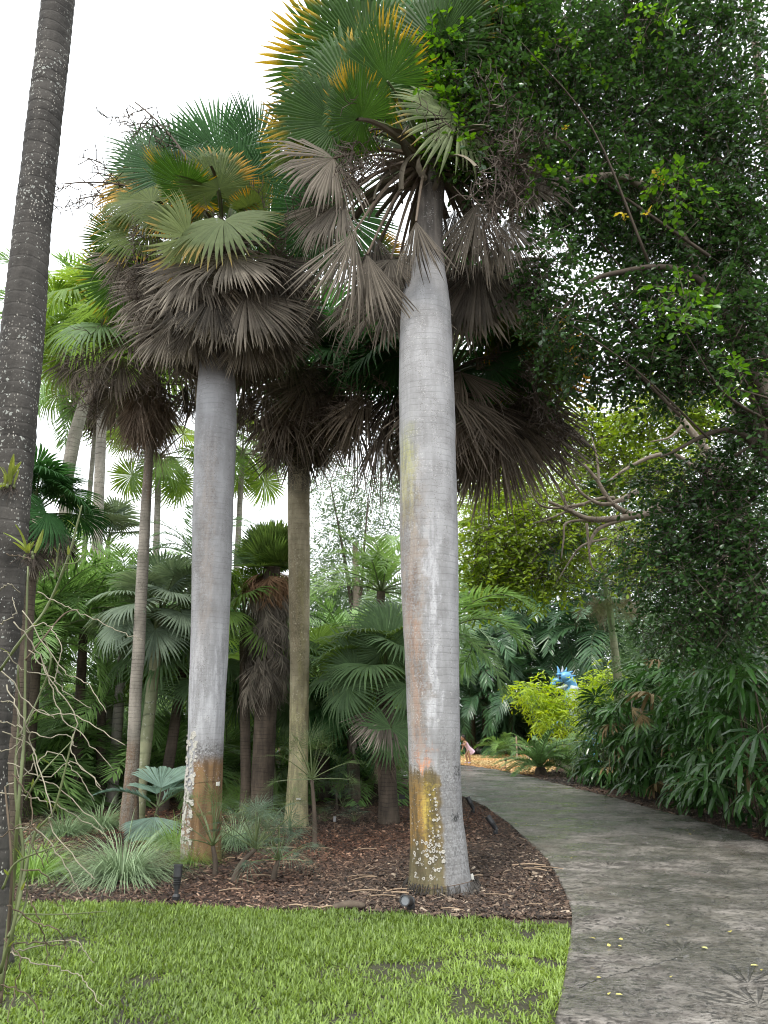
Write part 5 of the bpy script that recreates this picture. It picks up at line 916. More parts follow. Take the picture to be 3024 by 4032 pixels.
far_tree(300, 34, 'low leafy tree closing the view at the left', [(100, 2720, 260, 130, 500), (350, 2740, 260, 120, 500), (600, 2760, 250, 110, 450), (-100, 2700, 250, 150, 400)], m_bgd, 510, .2)
far_tree(1200, 33, 'low leafy tree closing the view between the silver palms', [(850, 2770, 230, 110, 450), (1080, 2760, 230, 110, 450), (1300, 2760, 230, 110, 450), (1520, 2770, 230, 110, 450)], m_bgd, 511, .2)
# ------------------------------------------------------------------ lady palm hedge along the right of the path
def rhapis_leaf(seed, mat):
    """one lady palm leaf: 6-9 broad drooping fingers"""
    rs = np.random.RandomState(seed); b = B(); ns = rs.randint(7, 11); th = np.linspace(-2.0, 2.0, ns) + rs.normal(0, .08, ns); L = .25
    b.tube([(0, 0, 0), (L * .5, 0, .03), (L, 0, .02)], [.005, .004, .003], 4, [.2, .5, 1.], 1, False)
    for k in range(ns):
        R = .40 * (1 - .18 * abs(th[k]) / 2) * rs.uniform(.85, 1.1); dr = rs.uniform(.5, 1.0); d = np.array([math.cos(th[k]), math.sin(th[k]), 0]); n_ = np.array([-d[1], d[0], 0]); V, K = [], []
        for s, w in ((.02, .2), (.3, .9), (.65, 1), (.9, .75), (1, .3)):
            c = np.array([L, 0, .02]) + d * (R * s * (1 - .25 * dr * s)) + np.array([0, 0, .10 * s - .40 * dr * s * s * (R / .40)])
            for e in (-1, 0, 1): V.append(c + n_ * (e * .023 * w) + np.array([0, 0, 0 if e else -.007 * w])); K.append([s, rs.rand() * .2 + k / ns * .8, 0])
        Q = [[i * 3 + e, i * 3 + e + 1, i * 3 + e + 4, i * 3 + e + 3] for i in range(4) for e in (0, 1)]; b.add(V, None, Q, K)
    return b.mesh('leaf', [mat, m_pet_g])
RH = [rhapis_leaf(600 + i, m_rhap) for i in range(7)]; RHY = [rhapis_leaf(620 + i, m_rhap_y) for i in range(2)]
m_cane = mat_bark('lady_palm_cane', (.05, .04, .03), (.16, .13, .09), .12, .6)
def lady_palm(px, py, h, r, n, label, seed, front=1.0, sc=1.0):
    rs = np.random.RandomState(700 + seed); c = G(px, py); c = Vector((c.x, c.y, 0)); t = thing('lady_palm', tuple(c), label, 'palm shrub', 'lady palm clumps along the path'); b = B(); tips = []
    for k in range(9):
        a = rs.uniform(0, 6.283); q = r * .4 * math.sqrt(rs.rand()); p = c + Vector((q * math.cos(a), q * math.sin(a), 0)); hh = h * rs.uniform(.5, .95); e = p + Vector((rs.normal(0, .12), rs.normal(0, .12), hh)); b.tube([p - Vector((0, 0, .05)), (p + e) / 2, e], [.014, .012, .01], 5, [.5, hh / 2, 0])
    put('canes', b.mesh('canes', m_cane, True), t)
    for i in range(n):
        a = rs.uniform(-3.14, 3.14); z = h * (.08 + .95 * rs.rand()); top = z / h; rr = r * (.75 + .35 * rs.rand()) * (1.0 if top < .8 else .75)
        if rs.rand() < .35: rr *= .6
        p = c + dirv(a, 0) * max(.05, rr - .3 * sc) + Vector((0, 0, z)); el = rs.uniform(-.5, .35) + (.5 if top > .85 else 0)
        put('leaf', RHY[i % 2] if rs.rand() < .025 else RH[rs.randint(7)], t, orient(dirv(a + rs.normal(0, .4), el), rs.normal(0, .35), p, sc * rs.uniform(1.1, 1.65)))
    return t
for i, (px, py, h, r, n, lab) in enumerate(((2370, 3082, 1.35, .55, 48, 'far low end of the lady palm hedge beside the mulch strip'), (2450, 3100, 1.9, .7, 70, 'lady palm clump next to the far end of the hedge'), (2560, 3130, 2.3, .75, 80, 'lady palm clump with brown hanging leaf in the hedge'), (2680, 3160, 2.5, .8, 85, 'tall lady palm clump in the middle of the hedge'), (2800, 3195, 2.5, .75, 85, 'lady palm clump spilling low over the path edge'), (2925, 3235, 2.7, .75, 90, 'broad lady palm clump near the right end of the hedge'), (3050, 3285, 2.9, .75, 95, 'nearest lady palm clump, cut off by the right edge'),
        (2600, 3060, 3.0, .8, 60, 'lady palm clump rising behind the brown hanging leaf'), (2780, 3080, 3.5, .85, 70, 'tall lady palm clump at the back of the hedge'), (2960, 3110, 3.9, .9, 75, 'tallest lady palm clump at the back right of the hedge'), (3170, 3330, 2.9, .8, 40, 'lady palm clump beyond the right edge of the hedge'))):
    lady_palm(px, py, h, r, n, lab, i)
fam('hang_dead', 1, m_rhap_y, m_pet_d, nseg=22, spread=50, L=.2, R=.55, join=.4, bend=10, costa=10, cup=.02, fold=-.3, droop=.1, jit=.15, hang=.1, drop=.1)
th_ = [o for o in COL.objects if o.get('label', '').startswith('lady palm clump with brown')][0]
q = P(2490, 2760, 12.9); put('dead_leaf', FM['hang_dead'][0], th_, orient((-.25, -.6, -.9), 1.1, q, .62)); put('dead_leaf', FM['hang_dead'][0], th_, orient((.1, -.4, -.9), .5, P(2520, 2790, 12.8), .5))
# yellow-green bamboo, cycad and plants beside the clearing
Yb_ = 26.5; tb = thing('bamboo_shrub', tuple(gz(2370, Yb_)), 'bright yellow-green bamboo arching over the clearing', 'shrub'); b = B()
rs = np.random.RandomState(66); cb_ = gz(2370, Yb_)
for e in ((2080, 2700), (2160, 2760), (2250, 2720), (2300, 2840), (2200, 2830), (2400, 2640), (2440, 2740)):
    q = P(e[0], e[1], Yb_ + rs.uniform(-.4, .4)); b.tube(smooth_path([cb_, cb_ * .6 + q * .4 + Vector((0, 0, .9)), q], 5), .012, 5, [.5, .5, 0])
put('culms', b.mesh('culms', mat_simple('bamboo_culm', (.25, .26, .06), .4)), tb)
put('foliage', cloud_mesh('foliage', [m_bam, m_twig], 67, [clump(a, c, Yb_ + rs.uniform(-.4, .4), rx, ry, n, .5, .5) for a, c, rx, ry, n in ((2075, 2700, 75, 40, 50), (2130, 2740, 95, 60, 85), (2210, 2780, 105, 70, 110), (2180, 2840, 80, 50, 60), (2300, 2780, 95, 80, 85), (2380, 2720, 90, 70, 80), (2310, 2720, 70, 35, 35), (2255, 2870, 70, 40, 26), (2400, 2800, 80, 90, 60), (2380, 2650, 60, 45, 30))], .24, 8, .42, 1.7, .7, .5, True, twigs=False), tb, kind='stuff')
cyc = [pinn_mesh('frond', [mat_leaf('cycad_leaf', (.08, .17, .05), (.19, .31, .12), None, trans=.2, rough=.35), m_pet_g], 640 + i, L=1.35, npair=52, ll=.2, lw=.011, arch=45 + 20 * i, droop=.05, vang=30, rach=.012) for i in range(3)]
def cycad(base, label, n, sc, el, seed, grp=None):
    t = thing('cycad', tuple(base), label, 'cycad', grp); b = B(); b.lathe([(.02, .24 * sc), (.13 * sc, .2 * sc), (.17 * sc, .1 * sc), (.2 * sc, -.03)], 10, [.5, .2, 0], M=Matrix.Translation(base)); put('trunk', b.mesh('trunk', m_tr_dark, True), t)
    crown(t, Vector(base) + Vector((0, 0, .2 * sc)), ring_specs(np.random.RandomState(seed), cyc, n, el[0], el[1], sc * .85, sc * 1.1)); return t
cycad(G(2130, 3052), 'green cycad at the bend of the path, fronds spread low', 34, 1.05, (78, 8), 71)
cycad(G(2290, 3040), 'small grey-green cycad right of the path-bend cycad', 16, .8, (80, 20), 72)
feather_palm(G(2240, 3015), G(2240, 3015, .25), 'small leafy palm shoot behind the cycad', LP['light'], 14, .5, 0, None, (85, 20), 73, cat='palm shrub')
feather_palm(G(1985, 2966), G(1985, 2966, .2), 'dark grassy palm shoot behind the child', LP['arching'], 14, .55, 0, None, (80, 15), 74, cat='palm shrub')
# ------------------------------------------------------------------ blue dragon sculpture
Yd = 30.5; td = thing('dragon_sculpture', tuple(gz(2260, Yd)), 'blue horned dragon sculpture behind the yellow-green bamboo', 'sculpture')
m_drag = mat_simple('blue_painted_fibreglass', (.10, .30, .52), .35, .5, .35, 6); m_dragl = mat_simple('pale_blue_belly', (.42, .50, .48), .45, .4, .3, 8); m_horn = mat_simple('grey_horn', (.34, .36, .40), .5)
def d3(px, py, dy=0): return P(px, py, Yd + dy)
def skinlike(name, rows, root, mat, n=12, m=6, sq=1.0):
    pts = smooth_path([r[0] for r in rows], m); b = B(); b.tube(pts, np.interp(np.linspace(0, 1, len(pts)), np.linspace(0, 1, len(rows)), [r[1] for r in rows]), n); return put(name, b.mesh(name, mat, True), root)
body = skinlike('body', [(d3(2300, 2985, -.4), .06), (d3(2290, 2960, -.1), .16), (d3(2340, 2940, .3), .30), (d3(2330, 2880, .5), .42), (d3(2280, 2820, .4), .40), (d3(2250, 2750, .2), .30), (d3(2250, 2700, .1), .24), (d3(2235, 2672, 0), .22)], td, m_drag)
b = B(); hd_ = d3(2225, 2665); b.ball(hd_, (.30, .24, .22), 14, 9); b.ball(d3(2196, 2680, -.03), (.22, .16, .12), 12, 8); b.ball(d3(2178, 2693, -.05), (.13, .12, .09), 10, 7); b.ball(d3(2200, 2655, -.14), (.10, .08, .06), 8, 6)
head = put('head', b.mesh('head', m_drag, True), td)
b = B(); b.tube(smooth_path([d3(2232, 2698), d3(2208, 2708, -.03), d3(2180, 2712, -.05)], 4), [.09, .085, .08, .075, .07, .065, .06, .04, .03], 8); put('jaw', b.mesh('jaw', m_dragl, True), td)
for (a, c, e, f, r, m) in ((2200, 2650, 2193, 2622, .07, m_drag), (2212, 2648, 2214, 2622, .06, m_horn), (2225, 2645, 2231, 2628, .05, m_drag), (2238, 2650, 2256, 2642, .05, m_drag), (2246, 2662, 2268, 2660, .05, m_drag), (2244, 2676, 2272, 2680, .05, m_drag)):
    b = B(); b.tube(smooth_path([d3(a, c, -.05), d3((a + e) / 2 + 2, (c + f) / 2, -.05), d3(e, f, -.05)], 4), lerp_r([r, r * .7, .01], 9), 8); put('horn', b.mesh('horn', m, True), td)
for sx in (-.12,): b = B(); b.ball(d3(2204, 2668, -.2), .05, 8, 6); put('eye', b.mesh('eye', mat_simple('dark_eye', (.02, .02, .02), .2)), td)
arm = skinlike('arm', [(d3(2270, 2850, 0), .16), (d3(2230, 2850, -.3), .14), (d3(2200, 2850, -.5), .11), (d3(2182, 2862, -.55), .09)], td, m_drag, 10)
for k in range(3): skinlike('claw', [(d3(2184, 2858 + 5 * k, -.55), .05), (d3(2176 - 2 * k, 2868 + 6 * k, -.6), .035), (d3(2180, 2878 + 6 * k, -.6), .01)], td, m_drag, 6)
skinlike('leg', [(d3(2320, 2930, 0), .2), (d3(2280, 2950, -.5), .18), (d3(2290, 3000, -.6), .11), (d3(2265, 3006, -.8), .1)], td, m_drag, 10)
skinlike('tail', [(d3(2340, 2960, .2), .22), (d3(2370, 3000, -.2), .15), (d3(2330, 3016, -.8), .11), (d3(2270, 3006, -1.1), .06), (d3(2240, 3000, -1.1), .02)], td, m_drag, 9)
skinlike('belly', [(d3(2262, 2700, -.12), .16), (d3(2256, 2760, -.05), .24), (d3(2280, 2830, .15), .34), (d3(2310, 2890, .25), .34)], td, m_dragl, 10)
# rope barrier, sign, stake
m_wood = mat_simple('weathered_post', (.33, .27, .20), .8, .2, .3, 15); m_iron = mat_simple('rusty_stake', (.10, .06, .035), .7)
tr_ = thing('rope_barrier', tuple(G(2037, 2994)), 'thin wooden post with rope at the back of the gravel clearing', 'barrier'); g0 = G(2037, 2994); g1 = G(2140, 2990)
for g in (g0, g1): b = B(); b.tube([g - Vector((0, 0, .05)), g + Vector((0, 0, .88)), g + Vector((0, 0, .95))], [.035, .03, .015], 8); put('post', b.mesh('post', m_wood), tr_)
b = B(); b.tube(smooth_path([g0 + Vector((0, -.03, .62)), (g0 + g1) / 2 + Vector((0, -.03, .5)), g1 + Vector((0, -.03, .62))], 6), .018, 6); put('rope', b.mesh('rope', m_wood), tr_)
b = B(); b.tube([g0 + Vector((0, -.03, .64)), g0 + Vector((.25, -.2, .3)), g0 + Vector((.5, -.4, .02))], .016, 6); put('rope', b.mesh('rope', m_wood), tr_)
gs = G(1993, 3043); ts_ = thing('marker_stake', tuple(gs), 'short rusty marker stake at the gravel edge by the path', 'stake'); b = B(); b.tube([gs - Vector((0, 0, .05)), gs + Vector((0, 0, .34))], .012, 6); put('stem', b.mesh('stem', m_iron), ts_); b = B(); b.box(gs + Vector((0, 0, .39)), (.035, .02, .06)); put('head', b.mesh('head', m_iron), ts_)
gf = G(2232, 3018); tf = thing('sign', tuple(gf), 'small red and white sign among plants below the dragon', 'sign'); b = B(); b.box(gf + Vector((0, 0, .25)), (.012, .012, .28)); put('stake', b.mesh('stake', m_wood), tf)
m_red = mat_simple('red_paint', (.50, .03, .04), .5); m_wht = mat_simple('white_paint', (.78, .76, .74), .5); Ms = Matrix.Rotation(R_(-20), 4, 'Z') @ Matrix.Rotation(R_(8), 4, 'Y')
b = B(); b.box(gf + Vector((0, -.03, .5)), (.15, .008, .24), Ms); put('board', b.mesh('board', m_red), tf)
b = B()
for s_ in (-1, 1): b.box(gf + Vector((0, -.042, .5)), (.022, .003, .24), Ms @ Matrix.Rotation(s_ * R_(30), 4, 'Y'))
b.box(gf + Vector((0, -.043, .5)), (.15, .0025, .025), Ms); put('stripes', b.mesh('stripes', m_wht), tf)
# ------------------------------------------------------------------ people
m_skin = mat_simple('skin', (.40, .22, .14), .5, .35, .08); m_hair = mat_simple('dark_hair', (.022, .015, .012), .55, .4, .3, 60)
def figure(root, name, joints, edges, mat, lv=2):
    names = list(joints); me = bpy.data.meshes.new(name); me.from_pydata([tuple(joints[n][0]) for n in names], [(names.index(a), names.index(b)) for a, b in edges], [])
    o = bpy.data.objects.new(name, me); COL.objects.link(o); sk = o.modifiers.new('Skin', 'SKIN'); o.modifiers.new('Sub', 'SUBSURF').levels = lv; o.modifiers['Sub'].render_levels = lv
    for i, n in enumerate(names): r = joints[n][1]; me.skin_vertices[0].data[i].radius = (r, r) if not isinstance(r, tuple) else r
    me.skin_vertices[0].data[0].use_root = True
    dg = bpy.context.evaluated_depsgraph_get(); m2 = bpy.data.meshes.new_from_object(o.evaluated_get(dg)); bpy.data.objects.remove(o); m2.materials.clear(); m2.materials.append(mat)
    m2.polygons.foreach_set('use_smooth', np.ones(len(m2.polygons), bool)); return put(name, m2, root)
def child(base, face, lean, H, label, dress, shoe, hairbun=True, arms='forward', dressname='dress', held=None):
    """face: unit vector the child faces; lean: forward lean of the torso in radians; H: standing height"""
    t = thing('person', tuple(base), label, 'person'); f = Vector(face).normalized(); s = Vector((-f.y, f.x, 0)); up = Vector((0, 0, 1)); k = H
    hip = base + up * (.47 * k) - f * (.10 * lean * k); ax = (up * math.cos(lean) + f * math.sin(lean)); L = lambda x, y, z: base + s * x * k + f * y * k + up * z * k
    J = {'pelvis': (hip, .085 * k)}; ch = hip + ax * .20 * k; nk = hip + ax * .34 * k; J['waist'] = (hip + ax * .09 * k, .075 * k); J['chest'] = (ch, .085 * k); J['neckbase'] = (nk - ax * .03 * k, .055 * k); hax = (up * math.cos(lean * .55) + f * math.sin(lean * .55)); J['neck'] = (nk + hax * .03 * k, .032 * k)
    E = [('pelvis', 'waist'), ('waist', 'chest'), ('chest', 'neckbase'), ('neckbase', 'neck')]
    for q, n in ((-1, 'l'), (1, 'r')):
        st = .03 if q < 0 else -.04
        J['hip' + n] = (hip + s * q * .05 * k - up * .03 * k, .062 * k); J['knee' + n] = (L(q * .055, st + .02, .26), .042 * k); J['calf' + n] = (L(q * .055, st - .01, .17), .038 * k); J['ankle' + n] = (L(q * .055, st - .02, .045), .025 * k); J['toe' + n] = (L(q * .06, st + .055, .02), .022 * k)
        E += [('pelvis', 'hip' + n), ('hip' + n, 'knee' + n), ('knee' + n, 'calf' + n), ('calf' + n, 'ankle' + n), ('ankle' + n, 'toe' + n)]
        sh = nk - ax * .05 * k + s * q * .105 * k; el = sh - up * (.14 if n == 'l' else .10) * k + f * (.01 if n == 'l' else .08) * k + s * q * .02 * k; wr = el + (f * .05 - up * .115 if n == 'l' else f * .11 + up * .02) * k - s * q * .02 * k; dh = (wr - el).normalized()
        J['sh' + n] = (sh, .036 * k); J['el' + n] = (el, .027 * k); J['wr' + n] = (wr, .019 * k); J['palm' + n] = (wr + dh * .035 * k, (.022 * k, .012 * k)); E += [('neckbase', 'sh' + n), ('sh' + n, 'el' + n), ('el' + n, 'wr' + n), ('wr' + n, 'palm' + n)]
        pm = J['palm' + n][0]; side = dh.cross(s).normalized()
        for fi in range(4): b0 = pm + side * (fi - 1.5) * .009 * k; J[f'f{n}{fi}a'] = (b0 + dh * .02 * k, .0055 * k); J[f'f{n}{fi}b'] = (b0 + dh * (.042 - .004 * abs(fi - 1.3)) * k - s * q * .012 * k, .0045 * k); E += [('palm' + n, f'f{n}{fi}a'), (f'f{n}{fi}a', f'f{n}{fi}b')]
        J[f't{n}a'] = (wr + dh * .02 * k + side * .026 * k, .006 * k); J[f't{n}b'] = (wr + dh * .042 * k + side * .034 * k, .005 * k); E += [('palm' + n, f't{n}a'), (f't{n}a', f't{n}b')]
    figure(t, 'body', J, E, m_skin)
    hc = nk + hax * .125 * k; zf = (f * math.cos(lean * .35) - up * math.sin(lean * .35)).normalized(); yu = zf.cross(s).normalized(); yu = yu if yu.z > 0 else -yu
    Mh = Matrix((s, zf, yu)).transposed().to_4x4(); b = B(); b.ball(hc, (.068 * k, .08 * k, .09 * k), 14, 10, M=Mh); b.ball(hc + zf * .035 * k - yu * .05 * k, (.045 * k, .045 * k, .04 * k), 10, 7, M=Mh); b.ball(hc + zf * .082 * k - yu * .012 * k, (.012 * k, .016 * k, .016 * k), 8, 6, M=Mh)
    for q in (-1, 1): b.ball(hc + s * q * .068 * k - yu * .01 * k, (.01 * k, .018 * k, .024 * k), 8, 6, M=Mh)
    h_ = put('head', b.mesh('head', m_skin, True), t)
    b = B()
    for q in (-1, 1): b.ball(hc + s * q * .027 * k + zf * .073 * k + yu * .012 * k, .0095 * k, 8, 6)
    put('eyes', b.mesh('eyes', mat_simple('eye', (.03, .02, .02), .2)), t)
    b = B(); b.ball(hc + zf * .078 * k - yu * .048 * k, (.022 * k, .008 * k, .006 * k), 8, 5, M=Mh); put('mouth', b.mesh('mouth', mat_simple('lip', (.35, .10, .09), .5)), t)
    b = B(); b.ball(hc - zf * .014 * k + yu * .018 * k, (.077 * k, .08 * k, .088 * k), 14, 10, M=Mh); b.ball(hc - zf * .06 * k - yu * .03 * k, (.06 * k, .04 * k, .06 * k), 10, 7, M=Mh)
    if hairbun: b.ball(hc + yu * .115 * k - zf * .02 * k, (.035 * k, .035 * k, .032 * k), 10, 7, M=Mh)
    put('hair', b.mesh('hair', m_hair, True), t)
    Ma = Matrix((s, ax.cross(s).normalized() * -1, ax)).transposed().to_4x4(); Ma.translation = hip
    b = B(); n = 18; prof = [(.16, -.17), (.145, -.08), (.11, .02), (.092, .10), (.10, .2), (.09, .27), (.06, .315)] if dressname == 'dress' else [(.10, -.06), (.10, .02), (.095, .10), (.105, .2), (.10, .27), (.06, .32)]
    rows = []
    for r, z in prof:
        for j in range(n): a = 2 * math.pi * j / n; rr = r * (1 + (.08 * math.cos(a * 7) if z < 0 and dressname == 'dress' else 0)); rows.append(Ma @ Vector((rr * math.cos(a) * k, rr * .82 * math.sin(a) * k, z * k)))
    m_ = len(prof); Q = [[i * n + j, i * n + (j + 1) % n, (i + 1) * n + (j + 1) % n, (i + 1) * n + j] for i in range(m_ - 1) for j in range(n)]; b.add([tuple(v) for v in rows], None, Q); put(dressname, b.mesh(dressname, dress, True), t)
    for n in 'lr': b = B(); a_, t_ = J['ankle' + n][0], J['toe' + n][0]; c = (a_ + t_) / 2; c.z = .028 * k; b.ball(c, (.028 * k, .06 * k, .028 * k), 10, 7, M=Matrix((s, f, up)).transposed().to_4x4()); put('shoe', b.mesh('shoe', shoe, True), t)
    return t, J
gc = G(1843, 3007); m_pink = mat_simple('pink_dress', (.70, .50, .60), .8, .2, .12, 25)
tg, J = child(Vector((gc.x, gc.y, .03)), (-1, -.35, 0), .62, 1.03, 'child in a pale pink dress bending forward on the gravel clearing', m_pink, mat_simple('lilac_shoe', (.50, .42, .72), .6))
b = B(); c = J['palmr'][0] + Vector((-.03, -.02, 0)); b.lathe([(.0, -.06), (.035, -.06), (.04, .0), (.035, .05), (.018, .065), (.018, .085), (0, .085)], 12, M=Matrix.Translation(c) @ Matrix.Rotation(.5, 4, 'Y')); tt = put('drink_bottle', b.mesh('drink_bottle', mat_simple('aqua_plastic', (.28, .62, .60), .35), True)); tagit(tt, 'small aqua drink bottle held by the child in pink', 'bottle')
g2 = gz(1106, 28.0); child(Vector((g2.x, g2.y, .0)), (.8, -.6, 0), .1, 1.05, 'child in pale blue shirt half hidden left of the mossy trunk', mat_simple('pale_blue_shirt', (.58, .66, .78), .8), mat_simple('dark_shoe', (.05, .05, .06), .6), False, dressname='shirt')
# ------------------------------------------------------------------ grass clumps and young plants in the mulch
gb = [grass_mesh('grass_clump', m_gr_b, 800 + i, n=[900, 600][i], L=[1.35, 1.1][i], w=.0058, base=.24, spread=62, stiff=.32) for i in range(2)]
gg = [grass_mesh('grass_clump', m_gr_g, 810 + i, n=[900, 650][i], L=[1.4, 1.1][i], w=.005, base=.3, spread=55, stiff=.4) for i in range(2)]
for i, (px, py, me, sc, lab) in enumerate(((480, 3462, gb[0], .70, 'big blue-green grass clump in front of the brown-footed silver palm'), (395, 3262, gb[1], .72, 'blue-green grass clump left of the thin petticoat palm foot'), (400, 3120, gb[1], .72, 'far blue-green grass clump behind the spotted trunk'), (130, 3455, gg[1], .62, 'yellowish grass clump at the lower left behind the orchid'), (985, 3190, gg[0], .85, 'large green grass clump between silver palm and mossy palm'), (930, 3330, gb[1], .7, 'grass clump right behind the foot of the brown-footed silver palm'), (690, 3340, gg[1], .6, 'grass tuft left of the brown-footed silver palm foot'), (250, 3290, gb[1], .6, 'small blue-green grass clump at the left of the bed'), (1090, 3120, gg[0], .75, 'green grass clump behind the mossy palm foot'), (830, 3130, gg[1], .8, 'green grass clump behind the brown-footed silver palm'), (640, 3120, gg[1], .75, 'green grass clump in the shade behind the young blue palm'), (60, 3200, gg[1], .9, 'grass clump in the shade at the left edge'), (30, 3420, gb[1], .6, 'blue-green grass clump at the left edge of the bed'), (760, 3400, gg[1], .42, 'low grass tuft at the front of the brown-footed silver palm'))):
    g = G(px, py); o = put('grass_clump', me, None, Matrix.Translation(g) @ Matrix.Rotation(i * 1.7, 4, 'Z') @ Matrix.Scale(sc, 4)); tagit(o, lab, 'grass clump', 'grass clumps in the mulch bed')
# bright undergrowth deep between the palms
m_und = mat_leaf('undergrowth_leaf', (.07, .14, .03), (.16, .25, .05), None, trans=.4, var=0, seg=.5)
for i, (px, Y, w, h, n, lab) in enumerate(((560, 17, 1.2, .55, 220, 'leafy shrub in the shade left of the brown-footed silver palm'), (300, 15.5, 1.1, .6, 200, 'leafy shrub low behind the arching palms'), (940, 18.5, 1.0, .6, 200, 'leafy shrub low behind the large green grass clump'), (80, 16, 1.2, .9, 240, 'leafy shrub in the shade behind the spotted trunk'), (1330, 18, 1.2, .7, 240, 'leafy shrub low in the shade right of the mossy trunk'), (700, 22, 1.6, 1.3, 320, 'far leafy shrub behind the fan palms'), (1230, 25, 1.6, 1.3, 320, 'far leafy shrub behind the mossy trunk'), (1560, 22, 1.4, 1.2, 280, 'leafy shrub behind the shaggy-trunked fan palm'), (380, 24, 2.0, 1.6, 380, 'far leafy shrub behind the thin petticoat palm'), (40, 22, 2.0, 1.8, 380, 'far leafy shrub at the left edge'), (2500, 19, 1.3, 1.6, 420, 'leafy shrub behind the far end of the lady palm hedge'), (2700, 17, 1.6, 2.2, 520, 'tall leafy shrub behind the middle of the lady palm hedge'), (3000, 15.5, 1.6, 2.2, 520, 'tall leafy shrub behind the right end of the lady palm hedge'), (2420, 24, 1.2, 1.2, 260, 'leafy shrub behind the slim crownshaft palm'), (1000, 30, 2.4, 2.0, 420, 'far leafy shrub between the two silver palms'), (1420, 30, 2.4, 2.0, 420, 'far leafy shrub left of the tall silver palm'))):
    g = gz(px, Y); t = thing('shrub', tuple(g), lab, 'shrub', 'undergrowth shrubs'); b = B(); rs = np.random.RandomState(820 + i)
    for _ in range(7): b.tube([g + Vector((rs.normal(0, .1), rs.normal(0, .1), -.03)), g + Vector((rs.normal(0, .3 * w), rs.normal(0, .3), h * .6)), g + Vector((rs.normal(0, .5 * w), rs.normal(0, .4), h * 1.2))], [.015, .01, .004], 5)
    put('stems', b.mesh('stems', m_twig), t)
    put('foliage', cloud_mesh('foliage', [m_und if px < 2000 else m_bgd, m_twig], 830 + i, [(g + Vector((0, 0, h)), (w, .7, h * .95), n, .5), (g + Vector((w * .6, .2, h * .8)), (w * .7, .6, h * .8), n // 2, .5), (g + Vector((-w * .6, .2, h * .8)), (w * .7, .6, h * .8), n // 2, .5)], .10, 8, .35, 1.8, .8, simple=True, twigs=False), t, kind='stuff')
# young blue-green palm
ty = thing('young_palm', tuple(G(612, 3300)), 'young blue-green palm with one folded leaf left of the brown-footed silver palm', 'palm'); gy = G(612, 3300)
b = B(); b.tube([gy - Vector((0, 0, .03)), gy + Vector((0, 0, .22)), gy + Vector((0, 0, .42))], [.035, .028, .02], 7); put('trunk', b.mesh('trunk', m_tr_dark), ty)
m_yp = mat_leaf('young_palm_leaf', (.20, .32, .24), (.30, .42, .33), (.45, .40, .2), .95, .8, trans=.2, rough=.5)
yb = fan_mesh('frond', [m_yp, m_pet_g], 880, nseg=40, spread=70, L=.25, R=.55, join=.78, bend=5, costa=60, cup=.05, fold=.25, droop=.1, petw=.008); yl = pinn_mesh('frond', [m_yp, m_pet_g], 881, L=.95, npair=40, ll=.15, lw=.014, arch=60, droop=.1, vang=40, rach=.01, fwd=20)
for me, az, el, sc in ((yb, 175, 66, 1.05), (yb, 5, -35, .9), (yb, -150, 45, .85), (yl, -85, 35, 1.0), (yl, 80, 40, 1.0), (yl, 130, 55, .9), (yb, 100, 45, .8)): put('frond', me, ty, orient(dirv(R_(az), R_(el)), 0, gy + Vector((0, 0, .40)), sc))
# small needle palms
fam('needle', 3, mat_leaf('needle_palm_leaf', (.06, .11, .035), (.14, .20, .07), (.38, .32, .12), .85, .5, trans=.25), m_pet_g, nseg=18, spread=110, L=.45, R=.38, join=.12, bend=5, costa=20, cup=.1, fold=.15, droop=.15, petw=.006, wide=.42)
fam('needle_b', 3, mat_leaf('needle_palm_blue', (.07, .12, .075), (.15, .21, .14), None, trans=.25), m_pet_g, nseg=20, spread=130, L=.42, R=.36, join=.15, bend=10, costa=30, cup=.15, fold=.1, droop=.2, petw=.006, wide=.42)
NP, NB = FM['needle'], FM['needle_b']
for i, (px, py, top, lean, meshes, n, sc, lab, el) in enumerate(((850, 3452, .30, (-.05, 0), NP, 14, 1.0, 'thin young palm with yellowing leaves in front of the brown-footed silver palm', (85, 10)), (915, 3478, .32, (.22, .0), NB, 18, .95, 'young palm leaning right on a dark stump beside the silver palm', (80, -5)), (1075, 3470, .2, (.05, 0), NB, 20, .8, 'low bluish needle palm sprawling over the mulch', (75, -10)), (1240, 3350, .85, (-.06, 0), NP, 16, 1.05, 'young palm on a thin dark stem in front of the mossy palm', (85, -15)), (1130, 3345, .25, (.03, 0), NP, 9, .8, 'yellowing palm seedling at the foot of the mossy palm', (80, 0)), (1325, 3190, .3, (0, 0), NB, 16, .85, 'small leafy fan palm right of the mossy palm', (75, 0)), (1040, 3370, .15, (0, 0), NP, 10, .7, 'small upright palm seedling left of the mossy palm', (85, 30)), (1395, 3250, .05, (0, 0), NB, 8, .5, 'tiny seedling in the mulch left of the tall silver palm', (70, 10)), (1350, 3205, .12, (0, 0), NB, 10, .6, 'low seedling beside the small leafy fan palm', (70, 0)), (1280, 3245, .04, (0, 0), NB, 8, .5, 'tiny seedling right of the mossy palm foot', (70, 10)))):
    g = G(px, py); t = thing('young_palm', tuple(g), lab, 'palm', 'young palms in the mulch bed'); c = g + Vector((lean[0], lean[1], top)); b = B(); b.tube(smooth_path([g - Vector((0, 0, .03)), (g + c) / 2 + Vector((lean[0] * -.2, 0, 0)), c], 5), lerp_r([.035, .028, .022], 11) * (1 if top > .1 else .4), 7); put('trunk', b.mesh('trunk', m_tr_dark, True), t)
    crown(t, c, ring_specs(np.random.RandomState(900 + i), meshes, n, el[0], el[1], sc * .85, sc * 1.15))
